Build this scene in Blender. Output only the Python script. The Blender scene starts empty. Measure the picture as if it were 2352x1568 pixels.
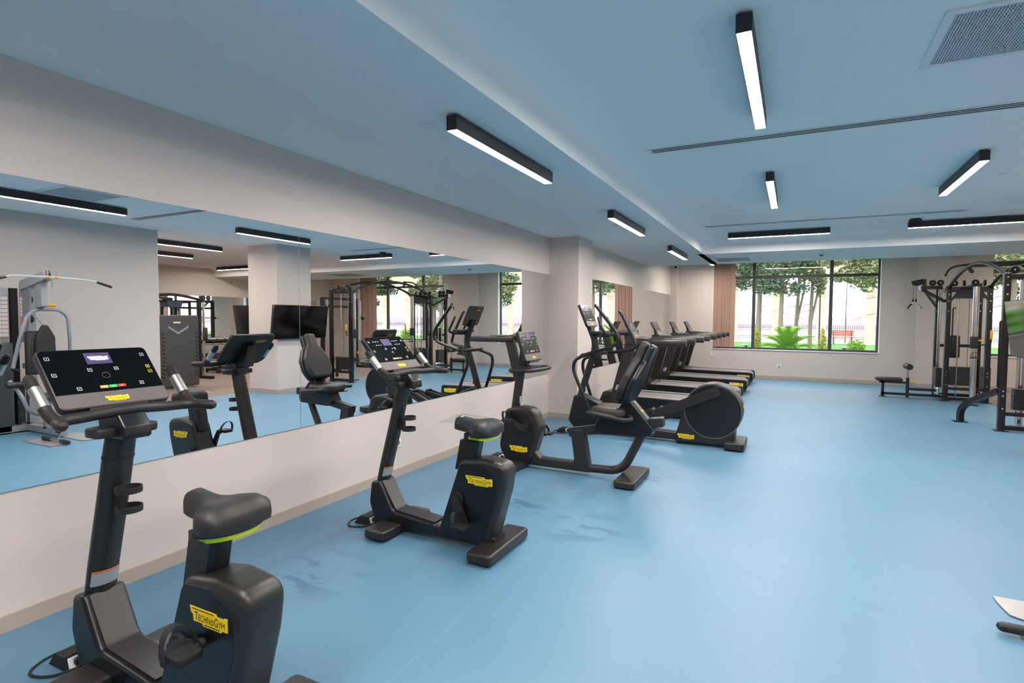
import bpy, bmesh, math, random
from mathutils import Vector, Matrix
from mathutils.geometry import tessellate_polygon
random.seed(7)
SC = bpy.context.scene
COL = SC.collection
# ------------------------------------------------------------------ camera
cam_d = bpy.data.cameras.new('camera')
cam = bpy.data.objects.new('camera', cam_d); COL.objects.link(cam)
cam_d.sensor_width = 36.0; cam_d.lens = 19.5575; cam_d.clip_start = .02; cam_d.clip_end = 500
_r, _u, _f = Vector((.89214558, .45168949, .00727133)), Vector((-.02566309, .03460484, .99907152)), Vector((-.45101849, .89150385, -.0424643))
cam.matrix_world = Matrix(((_r.x, _u.x, -_f.x, 3.402), (_r.y, _u.y, -_f.y, 0), (_r.z, _u.z, -_f.z, 1.55), (0, 0, 0, 1)))
SC.camera = cam
# ------------------------------------------------------------------ world, light, exposure
LAMP = 162.0
wd = bpy.data.worlds.new('overcast_sky'); SC.world = wd; wd.use_nodes = True
bg = wd.node_tree.nodes['Background']; bg.inputs[0].default_value = (.93, .96, 1.0, 1); bg.inputs[1].default_value = 3.8
vs = SC.view_settings
vs.view_transform = 'Standard'; vs.look = 'None'; vs.exposure = 0.0; vs.gamma = 1.0; vs.use_curve_mapping = False
cy = SC.cycles
cy.use_denoising = True; cy.max_bounces = 12; cy.diffuse_bounces = 9; cy.glossy_bounces = 6; cy.transparent_max_bounces = 12
cy.transmission_bounces = 6; cy.sample_clamp_indirect = 6.0; cy.caustics_reflective = False; cy.caustics_refractive = False

# ------------------------------------------------------------------ materials
def srgb(r, g, b):
    f = lambda c: (c/255/12.92) if c/255 <= .04045 else ((c/255+.055)/1.055)**2.4
    return (f(r), f(g), f(b), 1)
MATS = {}
def mat(name, rgb, rough=.5, metal=0.0, var=0.0, vscale=40, bump=0.0, bscale=200, spec=.5, emit=None, estr=0, stretch=None, coat=0.0):
    if name in MATS: return MATS[name]
    m = bpy.data.materials.new(name); m.use_nodes = True; nt = m.node_tree; b = nt.nodes['Principled BSDF']
    c = srgb(*rgb); b.inputs['Base Color'].default_value = c; b.inputs['Roughness'].default_value = rough
    b.inputs['Metallic'].default_value = metal; b.inputs['Specular IOR Level'].default_value = spec
    b.inputs['Coat Weight'].default_value = coat
    if emit: b.inputs['Emission Color'].default_value = srgb(*emit); b.inputs['Emission Strength'].default_value = estr
    if var or bump:
        tc = nt.nodes.new('ShaderNodeTexCoord'); mp = nt.nodes.new('ShaderNodeMapping'); nt.links.new(tc.outputs['Object'], mp.inputs[0])
        if stretch: mp.inputs['Scale'].default_value = stretch
    if var:
        n = nt.nodes.new('ShaderNodeTexNoise'); n.inputs['Scale'].default_value = vscale; n.inputs['Detail'].default_value = 4
        nt.links.new(mp.outputs[0], n.inputs['Vector'])
        mx = nt.nodes.new('ShaderNodeMix'); mx.data_type = 'RGBA'
        mx.inputs[6].default_value = tuple(v*(1-var) for v in c[:3])+(1,); mx.inputs[7].default_value = tuple(min(1, v*(1+var)) for v in c[:3])+(1,)
        nt.links.new(n.outputs['Fac'], mx.inputs[0]); nt.links.new(mx.outputs[2], b.inputs['Base Color'])
    if bump:
        n2 = nt.nodes.new('ShaderNodeTexNoise'); n2.inputs['Scale'].default_value = bscale; n2.inputs['Detail'].default_value = 3
        nt.links.new(mp.outputs[0], n2.inputs['Vector'])
        bp = nt.nodes.new('ShaderNodeBump'); bp.inputs['Strength'].default_value = bump; bp.inputs['Distance'].default_value = .004
        nt.links.new(n2.outputs['Fac'], bp.inputs['Height']); nt.links.new(bp.outputs[0], b.inputs['Normal'])
    MATS[name] = m; return m
M_WALL = mat('wall_covering', (210, 198, 191), .85, var=.035, vscale=60, bump=.15, bscale=420, stretch=(1, 1, .6))
M_CEIL = mat('ceiling_paint', (248, 247, 245), .9, var=.01, vscale=6)
M_BASE = mat('baseboard_laminate', (178, 163, 150), .55, var=.10, vscale=9, stretch=(1, 1, 24))
M_BROWN = mat('rubber_tile', (128, 112, 100), .8, var=.22, vscale=160, bump=.1)
M_BLK = mat('black_satin_plastic', (37, 34, 33), .38, bump=.04, bscale=900)
M_SIDE = mat('black_side_panel', (15, 16, 19), .32, bump=.03, bscale=900)
M_FOAM = mat('black_foam_grip', (31, 28, 27), .48, bump=.12, bscale=700)
M_PAD = mat('dark_upholstery', (36, 33, 33), .5, bump=.12, bscale=500)
M_STEEL = mat('black_powder_coat', (20, 20, 23), .32, bump=.05, bscale=800)
M_GLASS = mat('console_glass', (5, 7, 10), .2, spec=.22)
M_BAND = mat('console_band', (96, 90, 90), .42)
M_CHROME = mat('polished_chrome', (215, 215, 215), .14, metal=1)
M_SENSOR = mat('brushed_sensor', (205, 200, 195), .35, metal=1)
M_ALU = mat('silver_frame_paint', (158, 160, 163), .38, metal=.35)
M_GREYP = mat('grey_shroud', (70, 71, 74), .5)
M_YEL = mat('yellow_badge', (250, 212, 20), .5)
M_INK = mat('black_ink', (18, 17, 12), .6)
M_LIME = mat('lime_trim', (202, 226, 20), .5)
M_BELT = mat('running_belt', (116, 110, 110), .62, var=.05, vscale=300)
M_RUBBER = mat('black_rubber', (24, 24, 25), .65)
M_WHITE = mat('white_plastic', (236, 236, 234), .4)
M_FRAME = mat('window_frame_charcoal', (58, 59, 63), .45)
M_SILL = mat('white_sill', (228, 226, 226), .5)
M_BLIND = mat('brown_blind_fabric', (172, 138, 124), .85, var=.05, vscale=300)
M_LAMPB = mat('lamp_housing_black', (44, 40, 42), .45)
M_CORE = mat('grille_core', (196, 200, 206), .6)
M_TREAD = mat('tread_grey', (150, 143, 142), .45)
M_CHART = mat('chart_backing', (196, 140, 128), .6)
M_DIFF = mat('lamp_diffuser', (255, 252, 248), .5, emit=(255, 246, 238), estr=LAMP)
M_GRILLE = mat('grille_grey', (120, 124, 132), .6)
M_DUCT = mat('duct_dark', (18, 18, 20), .9)
M_ORANGE = mat('orange_button', (240, 150, 70), .5, emit=(240, 140, 60), estr=.35)
M_GREEN = mat('green_button', (30, 200, 90), .5, emit=(30, 200, 90), estr=.35)
M_RED = mat('red_button', (235, 50, 45), .5, emit=(235, 40, 35), estr=.35)
M_LCD = mat('lcd_screen', (64, 56, 92), .4, emit=(66, 58, 98), estr=.45)
M_LED = mat('led_print', (225, 225, 230), .5, emit=(235, 235, 240), estr=.2)
M_YLED = mat('yellow_print', (240, 215, 60), .5, emit=(240, 215, 60), estr=.15)
M_GPRINT = mat('grey_print', (120, 120, 122), .5)
M_LABEL = mat('grey_label', (150, 158, 160), .55, var=.15, vscale=500)
M_OLAB = mat('orange_label', (240, 120, 40), .55)
M_TV = mat('tv_black', (10, 10, 12), .07)
M_PLATE = mat('checker_plate', (190, 188, 186), .35, metal=.75, bump=.25, bscale=60)
M_IRON = mat('weight_iron', (34, 34, 37), .5)
M_BLUEP = mat('navy_panel', (38, 42, 62), .45)
M_AMBER = mat('amber_grip', (246, 176, 22), .5)
M_GREENP = mat('placard_green', (70, 140, 72), .5)
M_GREYPL = mat('placard_grey', (150, 144, 152), .5)

def mirror_mat():
    m = bpy.data.materials.new('mirror_silver'); m.use_nodes = True; b = m.node_tree.nodes['Principled BSDF']
    b.inputs['Base Color'].default_value = (.90, .91, .91, 1); b.inputs['Metallic'].default_value = 1; b.inputs['Roughness'].default_value = .0
    return m
M_MIRROR = mirror_mat()
def glass_mat(name, tint, refl):
    m = bpy.data.materials.new(name); m.use_nodes = True; nt = m.node_tree
    nt.nodes.remove(nt.nodes['Principled BSDF'])
    out = nt.nodes['Material Output']; t = nt.nodes.new('ShaderNodeBsdfTransparent'); g = nt.nodes.new('ShaderNodeBsdfGlossy'); mx = nt.nodes.new('ShaderNodeMixShader')
    t.inputs[0].default_value = tint; g.inputs['Roughness'].default_value = .02; mx.inputs[0].default_value = refl
    nt.links.new(t.outputs[0], mx.inputs[1]); nt.links.new(g.outputs[0], mx.inputs[2]); nt.links.new(mx.outputs[0], out.inputs[0]); return m
M_PANE = glass_mat('window_glass', (.97, .98, .98, 1), .06)
M_WRAP = glass_mat('clear_plastic_film', (.86, .88, .89, 1), .14)

def floor_mat():
    m = bpy.data.materials.new('blue_vinyl'); m.use_nodes = True; nt = m.node_tree; b = nt.nodes['Principled BSDF']; L = nt.links.new
    tc = nt.nodes.new('ShaderNodeTexCoord')
    n = nt.nodes.new('ShaderNodeTexNoise'); n.inputs['Scale'].default_value = 1.1; n.inputs['Detail'].default_value = 5; L(tc.outputs['Object'], n.inputs['Vector'])
    mx = nt.nodes.new('ShaderNodeMix'); mx.data_type = 'RGBA'; mx.inputs[6].default_value = srgb(80, 126, 155); mx.inputs[7].default_value = srgb(92, 135, 161); L(n.outputs['Fac'], mx.inputs[0])
    # damp smears left by a mop
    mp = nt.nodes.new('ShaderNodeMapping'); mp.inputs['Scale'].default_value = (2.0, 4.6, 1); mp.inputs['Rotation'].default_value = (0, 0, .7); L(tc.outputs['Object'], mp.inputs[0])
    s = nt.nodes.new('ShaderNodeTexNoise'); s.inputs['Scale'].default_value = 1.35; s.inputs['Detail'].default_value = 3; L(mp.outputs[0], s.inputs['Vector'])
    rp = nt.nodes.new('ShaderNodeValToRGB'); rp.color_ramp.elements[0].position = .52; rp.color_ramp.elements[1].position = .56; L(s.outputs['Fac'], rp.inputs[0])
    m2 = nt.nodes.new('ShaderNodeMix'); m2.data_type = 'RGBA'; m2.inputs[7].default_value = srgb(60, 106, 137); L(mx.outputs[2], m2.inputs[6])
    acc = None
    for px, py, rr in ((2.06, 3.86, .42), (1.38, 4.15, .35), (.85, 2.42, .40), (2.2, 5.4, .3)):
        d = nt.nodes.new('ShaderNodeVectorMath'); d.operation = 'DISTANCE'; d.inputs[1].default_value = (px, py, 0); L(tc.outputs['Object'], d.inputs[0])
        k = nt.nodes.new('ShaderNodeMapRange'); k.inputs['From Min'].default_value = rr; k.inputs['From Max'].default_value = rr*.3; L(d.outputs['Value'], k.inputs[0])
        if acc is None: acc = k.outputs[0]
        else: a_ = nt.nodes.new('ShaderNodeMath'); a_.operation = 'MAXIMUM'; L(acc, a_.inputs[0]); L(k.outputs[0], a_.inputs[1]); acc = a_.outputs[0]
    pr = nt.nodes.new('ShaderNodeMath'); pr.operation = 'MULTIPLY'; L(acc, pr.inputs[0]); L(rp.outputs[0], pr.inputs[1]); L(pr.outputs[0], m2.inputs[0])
    L(m2.outputs[2], b.inputs['Base Color'])
    n3 = nt.nodes.new('ShaderNodeTexNoise'); n3.inputs['Scale'].default_value = 2.2; n3.inputs['Detail'].default_value = 4; L(tc.outputs['Object'], n3.inputs['Vector'])
    mr = nt.nodes.new('ShaderNodeMapRange'); mr.inputs['To Min'].default_value = .40; mr.inputs['To Max'].default_value = .50; L(n3.outputs['Fac'], mr.inputs[0]); L(mr.outputs[0], b.inputs['Roughness'])
    n4 = nt.nodes.new('ShaderNodeTexNoise'); n4.inputs['Scale'].default_value = 350; L(tc.outputs['Object'], n4.inputs['Vector'])
    bp = nt.nodes.new('ShaderNodeBump'); bp.inputs['Strength'].default_value = .03; bp.inputs['Distance'].default_value = .001; L(n4.outputs['Fac'], bp.inputs['Height']); L(bp.outputs[0], b.inputs['Normal'])
    b.inputs['Specular IOR Level'].default_value = .7
    return m
M_FLOOR = floor_mat()
M_SEAM = mat('floor_weld', (108, 146, 170), .5)

# ------------------------------------------------------------------ mesh helpers
def BM(): return bmesh.new()
def box(bm, x0, x1, y0, y1, z0, z1, M=None):
    v = [bm.verts.new(Vector((x, y, z)) if M is None else M @ Vector((x, y, z))) for x in (x0, x1) for y in (y0, y1) for z in (z0, z1)]
    for f in ((0, 1, 3, 2), (4, 6, 7, 5), (0, 4, 5, 1), (2, 3, 7, 6), (0, 2, 6, 4), (1, 5, 7, 3)): bm.faces.new([v[i] for i in f])
    return bm
def rbox(bm, x0, x1, y0, y1, z0, z1, r=.01, seg=2, M=None):
    t = bmesh.new(); box(t, x0, x1, y0, y1, z0, z1)
    bmesh.ops.bevel(t, geom=list(t.edges), offset=r, segments=seg, affect='EDGES', profile=.5)
    merge(bm, t, M); return bm
def merge(bm, t, M=None):
    mp = {}
    for v in t.verts: mp[v] = bm.verts.new(M @ v.co if M is not None else v.co)
    for f in t.faces:
        try: bm.faces.new([mp[v] for v in f.verts])
        except ValueError: pass
    t.free()
def fillet2(pts, n=5):
    """pts: (x,z,r) corners -> rounded polygon"""
    out = []; N = len(pts)
    for i in range(N):
        p = Vector(pts[i][:2]); r = pts[i][2] if len(pts[i]) > 2 else 0
        a = Vector(pts[i-1][:2]); b = Vector(pts[(i+1) % N][:2])
        if r <= 0: out.append(p); continue
        d1 = (a-p); d2 = (b-p); l1, l2 = d1.length, d2.length; d1 /= l1; d2 /= l2
        ang = math.acos(max(-1, min(1, d1.dot(d2)))); t = min(r/math.tan(ang/2), l1*.48, l2*.48)
        q0, q2 = p+d1*t, p+d2*t
        for k in range(n+1):
            s = k/n; out.append(q0*(1-s)**2+p*2*s*(1-s)+q2*s*s)
    return out
def inset(poly, d):
    N = len(poly); A = sum(poly[i-1].x*poly[i].y-poly[i].x*poly[i-1].y for i in range(N)); sg = 1 if A > 0 else -1
    out = []
    for i in range(N):
        a, p, b = poly[i-1], poly[i], poly[(i+1) % N]
        e1 = (p-a).normalized() if (p-a).length > 1e-9 else Vector((1, 0)); e2 = (b-p).normalized() if (b-p).length > 1e-9 else e1
        n1 = Vector((-e1.y, e1.x))*sg; n2 = Vector((-e2.y, e2.x))*sg; n = n1+n2
        if n.length < 1e-6: n = n1
        n.normalize(); c = max(.35, n.dot(n1)); out.append(p+n*(d/c))
    return out
def prism(bm, pts, y0, y1, bev=.0, seg=4, M=None, plane='xz', n=5):
    """profile (2D, corners may carry a fillet radius) swept across, rims rounded by bev"""
    if bev > 0: pts = [(q[0], q[1], max(q[2], bev*1.25+.006)) if len(q) > 2 and q[2] > 0 else q for q in pts]
    poly = fillet2(pts, n); rings = []
    if bev > 0:
        for k in range(seg+1):
            a = k/seg*math.pi/2; rings.append((y0+bev*(1-math.sin(a)), bev*(1-math.cos(a))))
        rings = [(y0, bev+.003)]+[(y0+bev*(1-math.cos(k/seg*math.pi/2)), bev*(1-math.sin(k/seg*math.pi/2))) for k in range(seg+1)]
        rings += [(y1-bev*(1-math.cos(k/seg*math.pi/2)), bev*(1-math.sin(k/seg*math.pi/2))) for k in range(seg, -1, -1)]+[(y1, bev+.003)]
    else: rings = [(y0, 0), (y1, 0)]
    vr = []
    for y, d in rings:
        pp = inset(poly, d) if d > 1e-7 else poly; row = []
        for q in pp:
            co = Vector((q.x, y, q.y)) if plane == 'xz' else (Vector((q.x, q.y, y)) if plane == 'xy' else Vector((y, q.x, q.y)))
            row.append(bm.verts.new(M @ co if M is not None else co))
        vr.append(row)
    N = len(poly)
    for a, b in zip(vr, vr[1:]):
        for i in range(N): bm.faces.new((a[i-1], a[i], b[i], b[i-1]))
    if N <= 4: bm.faces.new(vr[0]); bm.faces.new(vr[-1][::-1]); return bm
    tri = tessellate_polygon([[Vector((q.x, q.y, 0)) for q in poly]])
    for a, b_, c in tri:
        for row in (vr[0], vr[-1]):
            try: bm.faces.new((row[a], row[b_], row[c]))
            except ValueError: pass
    return bm
def fillet3(pts, r=.05, n=5):
    pts = [Vector(p) for p in pts]; out = [pts[0]]
    for i in range(1, len(pts)-1):
        a, p, b = pts[i-1], pts[i], pts[i+1]; d1, d2 = a-p, b-p; l1, l2 = d1.length, d2.length
        t = min(r, l1*.48, l2*.48); q0 = p+d1/l1*t; q2 = p+d2/l2*t
        for k in range(n+1): s = k/n; out.append(q0*(1-s)**2+p*2*s*(1-s)+q2*s*s)
    out.append(pts[-1]); return out
def tube(bm, pts, r, seg=12, caps=True, closed=False, flat=None, round_end=False):
    """swept tube; r number or per-point list; flat=(a,b) gives an oval section a along 'side', b along up"""
    pts = [Vector(p) for p in pts]; N = len(pts); rows = []; up = None
    for i, p in enumerate(pts):
        if closed: t = (pts[(i+1) % N]-pts[i-1])
        else: t = pts[min(i+1, N-1)]-pts[max(i-1, 0)]
        t.normalize()
        if up is None:
            up = Vector((0, 1, 0)) if abs(t.y) < .9 else Vector((0, 0, 1))
        side = t.cross(up)
        if side.length < 1e-5: up = Vector((1, 0, 0)); side = t.cross(up)
        side.normalize(); up = side.cross(t).normalized()
        rr = r[i] if isinstance(r, (list, tuple)) else r
        ra, rb = (flat[0], flat[1]) if flat else (rr, rr)
        if isinstance(r, (list, tuple)) and flat: ra, rb = flat[0]*rr, flat[1]*rr
        rows.append([bm.verts.new(p+side*math.cos(2*math.pi*k/seg)*ra+up*math.sin(2*math.pi*k/seg)*rb) for k in range(seg)])
    rng = range(N) if closed else range(N-1)
    for i in rng:
        a, b = rows[i], rows[(i+1) % N]
        for k in range(seg): bm.faces.new((a[k-1], a[k], b[k], b[k-1]))
    if not closed and caps:
        for row, q, s in ((rows[0], pts[0]-pts[1], 1), (rows[-1], pts[-1]-pts[-2], -1)):
            if round_end:
                rr = (r[0 if s == 1 else -1] if isinstance(r, (list, tuple)) else r); q.normalize(); prev = row; c = pts[0] if s == 1 else pts[-1]
                for st in (.5, .85):
                    nr = [bm.verts.new(c+(v.co-c)*math.cos(st*math.pi/2)+q*rr*math.sin(st*math.pi/2)) for v in row]
                    for k in range(seg): bm.faces.new((nr[k-1], nr[k], prev[k], prev[k-1]) if s == 1 else (prev[k-1], prev[k], nr[k], nr[k-1]))
                    prev = nr
                bm.faces.new(prev if s == -1 else prev[::-1])
            else: bm.faces.new(row if s == -1 else row[::-1])
    return bm
def cyl(bm, p0, p1, r, seg=16, r2=None): return tube(bm, [p0, p1], [r, r if r2 is None else r2], seg)
def disc_prism(bm, c, axis, r, t, seg=24, bev=0):
    """disc of thickness t centred on c, axis 'x','y' or 'z'"""
    d = {'x': Vector((1, 0, 0)), 'y': Vector((0, 1, 0)), 'z': Vector((0, 0, 1))}[axis]; c = Vector(c)
    if bev: return tube(bm, [c-d*t/2, c-d*(t/2-bev), c+d*(t/2-bev), c+d*t/2], [r-bev, r, r, r-bev], seg)
    return tube(bm, [c-d*t/2, c+d*t/2], r, seg)
def loft(bm, rings, cap=True):
    rows = [[bm.verts.new(Vector(p)) for p in ring] for ring in rings]; n = len(rows[0])
    for a, b in zip(rows, rows[1:]):
        for k in range(n): bm.faces.new((a[k-1], a[k], b[k], b[k-1]))
    if cap: bm.faces.new(rows[0][::-1]); bm.faces.new(rows[-1])
    return bm
def bar(bm, p0, p1, w, h, up=(0, 0, 1)):
    """rectangular bar between two points: w across, h along 'up'"""
    p0, p1 = Vector(p0), Vector(p1); t = (p1-p0).normalized(); u = Vector(up)
    if abs(t.dot(u)) > .98: u = Vector((0, 1, 0))
    s = t.cross(u).normalized(); u = s.cross(t)
    return loft(bm, [[p+s*a*w/2+u*b*h/2 for a, b in ((-1, -1), (1, -1), (1, 1), (-1, 1))] for p in (p0, p1)])

OFF = {}
def obj(name, bm, m, parent=None, smooth=True, ang=38):
    bmesh.ops.recalc_face_normals(bm, faces=list(bm.faces))
    if parent is not None:
        o = OFF.get(parent.name)
        if o is not None: bmesh.ops.translate(bm, vec=-o, verts=list(bm.verts))
    me = bpy.data.meshes.new(name); bm.to_mesh(me); bm.free(); me.materials.append(m)
    if smooth:
        me.shade_smooth(); me.set_sharp_from_angle(angle=math.radians(ang))
    ob = bpy.data.objects.new(name, me); COL.objects.link(ob)
    if parent is not None:
        ob.parent = parent
        if parent.name in OFF: OFF[ob.name] = OFF[parent.name]
    return ob
def tag(o, label, cat, group=None, kind=None):
    o['label'] = label; o['category'] = cat
    if group: o['group'] = group
    if kind: o['kind'] = kind
    return o
def thing(name, label, cat, loc, group=None):
    """Empty at the thing's base; parts are written in room coordinates of this spot"""
    e = bpy.data.objects.new(name, None); e.empty_display_size = .1; COL.objects.link(e); e.location = loc; OFF[e.name] = Vector(loc)
    return tag(e, label, cat, group)
def struct(name, bm, m, parent=None, smooth=False):
    o = obj(name, bm, m, parent, smooth)
    if parent is None: o['kind'] = 'structure'
    return o
def copy_tree(o, parent=None, loc=None):
    c = o.copy(); COL.objects.link(c); c.parent = parent
    if loc is not None: c.location = loc
    for ch in o.children: copy_tree(ch, c)
    return c
def relabel(o, label): o['label'] = label; return o

# lettering ---------------------------------------------------------------
def text_mesh(s, size, small=(), align='CENTER'):
    cu = bpy.data.curves.new('lettering', 'FONT'); cu.body = s; cu.size = size; cu.align_x = align; cu.align_y = 'CENTER'; cu.resolution_u = 2
    cu.small_caps_scale = .78
    for i in small: cu.body_format[i].use_small_caps = True
    t = bpy.data.objects.new('lettering_tmp', cu); COL.objects.link(t)
    bpy.context.view_layer.update()
    dg = bpy.context.evaluated_depsgraph_get(); me = bpy.data.meshes.new_from_object(t.evaluated_get(dg))
    bpy.data.objects.remove(t); bpy.data.curves.remove(cu); return me
WORD = text_mesh('TechnoGym', 1.0, small=(1, 2, 3, 4, 6, 7, 8))
def frame_M(o, ux, uy):
    """matrix taking (u,v,w) to o + u*ux + v*uy + w*normal"""
    ux, uy = Vector(ux).normalized(), Vector(uy).normalized(); uz = ux.cross(uy)
    return Matrix(((ux.x, uy.x, uz.x, o[0]), (ux.y, uy.y, uz.y, o[1]), (ux.z, uy.z, uz.z, o[2]), (0, 0, 0, 1)))
BANNER = [(0, .40), (.70, .40), (.735, .345), (.90, .345), (.915, .375), (1, .375), (1, .05), (.865, .05), (.835, 0), (.36, 0), (.33, .055), (.10, .055), (.085, .21), (.03, .25)]
def badge(parent, o, ux, uy, w, name='logo_badge', m=None, ink=None, lift=.0015):
    """stepped banner with the maker's word and two rules, centred on o"""
    Mx = frame_M(o, ux, uy); bm = BM()
    prism(bm, [((x-.5)*w, (y-.2)*w*.74) for x, y in BANNER], 0, lift, plane='xy', M=Mx)
    b = obj(name, bm, m or M_YEL, parent, False)
    bm = BM(); t = bmesh.new(); t.from_mesh(WORD); xs = [v.co.x for v in t.verts]; ys = [v.co.y for v in t.verts]
    sx = .80*w/(max(xs)-min(xs)); sy = .15*w/(max(ys)-min(ys)); cx = (max(xs)+min(xs))/2; cyy = (max(ys)+min(ys))/2
    for v in t.verts: v.co = Vector(((v.co.x-cx)*sx+.03*w, (v.co.y-cyy)*sy+.0*w, lift+.0006))
    merge(bm, t, Mx)
    for x0, x1, y in ((.06, .64, .355), (.40, .80, .045)): box(bm, (x0-.5)*w, (x1-.5)*w, (y-.2-.009)*w*.74, (y-.2+.009)*w*.74, lift, lift+.0006, Mx)
    obj('lettering', bm, ink or M_INK, b, False)
    return b
# ================================================================== THE ROOM
ZC, ZT, YB = 2.79, 3.04, 16.07
bm = BM(); box(bm, -.2, 6.72, -3.2, YB+.3, -.15, 0); FLOOR = struct('floor', bm, M_FLOOR)
bm = BM(); box(bm, 6.722, 12.7, 5.65, YB+.3, -.15, 0); struct('floor_rubber', bm, M_BROWN)
for x in (1.905, 3.945, 5.97):
    bm = BM(); box(bm, x-.0015, x+.0015, -3, YB, 0, .0006); obj('weld_seam', bm, M_SEAM, FLOOR, False)
# walls
ZW, ZR = 3.16, 3.125
bm = BM(); box(bm, -.2, 0, -3.2, 8.2, 0, ZT); box(bm, -.2, .305, 8.2, YB+.3, 0, ZW); WL = struct('wall_left', bm, M_WALL)
bm = BM(); box(bm, 0, .48, 7.985, 8.64, 0, ZC); struct('wall_pillar', bm, M_WALL)
W1 = (1.41, 5.27); W2 = (7.36, 11.25); SILL = .755; WTOP = 3.12
bm = BM()
box(bm, .305, W1[0], YB, YB+.3, 0, ZW); box(bm, W1[1], W2[0], YB, YB+.3, 0, ZW); box(bm, W2[1], 12.5, YB, YB+.3, 0, ZW)
for a, b in (W1, W2): box(bm, a, b, YB, YB+.3, 0, SILL); box(bm, a, b, YB, YB+.3, WTOP, ZW)
box(bm, .305, .497, YB-.16, YB, 0, ZR); box(bm, 5.99, 6.68, YB-.14, YB, 0, ZR)
struct('wall_back', bm, M_WALL)
bm = BM(); box(bm, 6.42, 6.62, -3.2, 5.85, 0, ZT); struct('wall_right', bm, M_WALL)
bm = BM(); box(bm, 6.62, 12.7, 5.65, 5.85, 0, ZT); struct('wall_annex', bm, M_WALL)
bm = BM(); box(bm, 12.5, 12.7, 5.85, YB+.3, 0, ZW); struct('wall_far', bm, M_WALL)
bm = BM(); box(bm, -.2, 6.62, -3.4, -3.2, 0, ZT); struct('wall_rear', bm, M_WALL)
PX0, PX1, PY0, PY1 = 5.945, 6.80, 7.92, 8.79
bm = BM(); box(bm, PX0, PX1, PY0, PY1, 0, ZT); struct('wall_column', bm, M_WALL)
# ceilings: high field, low band along the mirror wall and before the windows, with a coved edge
bm = BM(); box(bm, -.2, 12.7, -3.4, 13.3, ZT, ZT+.15); struct('ceiling', bm, M_CEIL)
bm = BM(); box(bm, -.2, 12.7, 13.3, YB+.3, ZR, ZR+.15); struct('ceiling_recess', bm, M_CEIL)
cove = [(1.835+.16*(1-math.cos(a)), 2.88+.16*math.sin(a)) for a in [math.pi/2*k/8 for k in range(9)]]
bm = BM(); prism(bm, [(-.2, ZC), (1.835, ZC)]+cove+[(-.2, ZT)], -3.2, 13.3)
o = struct('ceiling_soffit', bm, M_CEIL, smooth=True)
bm = BM(); prism(bm, [(13.3, ZC), (11.17, ZC)]+[(13.005-x, z) for x, z in cove]+[(13.3, ZT)], 1.72, 12.5, plane='yz')
struct('ceiling_soffit_back', bm, M_CEIL, smooth=True)
# baseboards
HB = .082
bm = BM(); box(bm, 0, .013, -3.2, 7.985, 0, HB); struct('baseboard_left', bm, M_BASE)
bm = BM(); box(bm, 0, .48, 7.972, 7.985, 0, HB); box(bm, .48, .493, 7.972, 8.653, 0, HB); struct('baseboard_pillar', bm, M_BASE)
bm = BM(); box(bm, .305, .318, 8.64, YB-.16, 0, HB); struct('baseboard_bay', bm, M_BASE)
bm = BM(); box(bm, .305, .51, YB-.173, YB-.16, 0, HB); box(bm, .497, .51, YB-.16, YB, 0, HB); box(bm, .51, 5.977, YB-.013, YB, 0, HB); box(bm, 5.977, 6.693, YB-.153, YB-.14, 0, HB); box(bm, 5.977, 5.99, YB-.14, YB, 0, HB); box(bm, 6.68, 6.693, YB-.14, YB, 0, HB); box(bm, 6.693, 12.5, YB-.013, YB, 0, HB)
struct('baseboard_back', bm, M_BASE)
bm = BM(); box(bm, 6.407, 6.42, -3.2, 5.863, 0, HB); box(bm, 6.42, 12.5, 5.85, 5.863, 0, HB); struct('baseboard_right', bm, M_BASE)
bm = BM(); box(bm, PX0-.013, PX1+.013, PY0-.013, PY0, 0, HB); box(bm, PX0-.013, PX1+.013, PY1, PY1+.013, 0, HB); box(bm, PX0-.013, PX0, PY0, PY1, 0, HB); box(bm, PX1, PX1+.013, PY0, PY1, 0, HB)
struct('baseboard_column', bm, M_BASE)
# ------------------------------------------------------------------ windows
def window(name, x0, x1, mull, tz):
    e = bpy.data.objects.new(name, None); COL.objects.link(e); e['kind'] = 'structure'
    y0, y1 = YB+.14, YB+.20; F = .055
    def part(n, b, m): return obj(n, b, m, e, False)
    b = BM(); box(b, x0, x1, y0, y1, SILL, SILL+F); part('frame_bottom', b, M_FRAME)
    b = BM(); box(b, x0, x1, y0, y1, WTOP-F, WTOP); part('frame_top', b, M_FRAME)
    for a in (x0, x1-F): b = BM(); box(b, a, a+F, y0, y1, SILL+F, WTOP-F); part('frame_side', b, M_FRAME)
    ed = [x0+F]+[q for m_ in mull for q in (m_-.04, m_+.04)]+[x1-F]
    for m_ in mull: b = BM(); box(b, m_-.04, m_+.04, y0-.02, y1, SILL+F, WTOP-F); part('mullion', b, M_FRAME)
    for i in range(0, len(ed), 2):
        b = BM(); box(b, ed[i], ed[i+1], y0, y1, tz-.035, tz+.035); part('transom', b, M_FRAME)
        for z0, z1 in ((SILL+F, tz-.035), (tz+.035, WTOP-F)):
            b = BM(); box(b, ed[i], ed[i+1], y0+.028, y0+.034, z0, z1); part('pane', b, M_PANE)
    b = BM(); box(b, x0, x1, YB-.02, y0, SILL-.012, SILL+.003); part('sill_board', b, M_SILL)
    for a in (x0, x1-.012): b = BM(); box(b, a, a+.012, YB, y0, SILL, WTOP); part('jamb', b, M_SILL)
window('window_1', W1[0], W1[1], (2.435, 4.225), 2.675)
window('window_2', W2[0], W2[1], (8.35, 9.95), 2.675)
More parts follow.
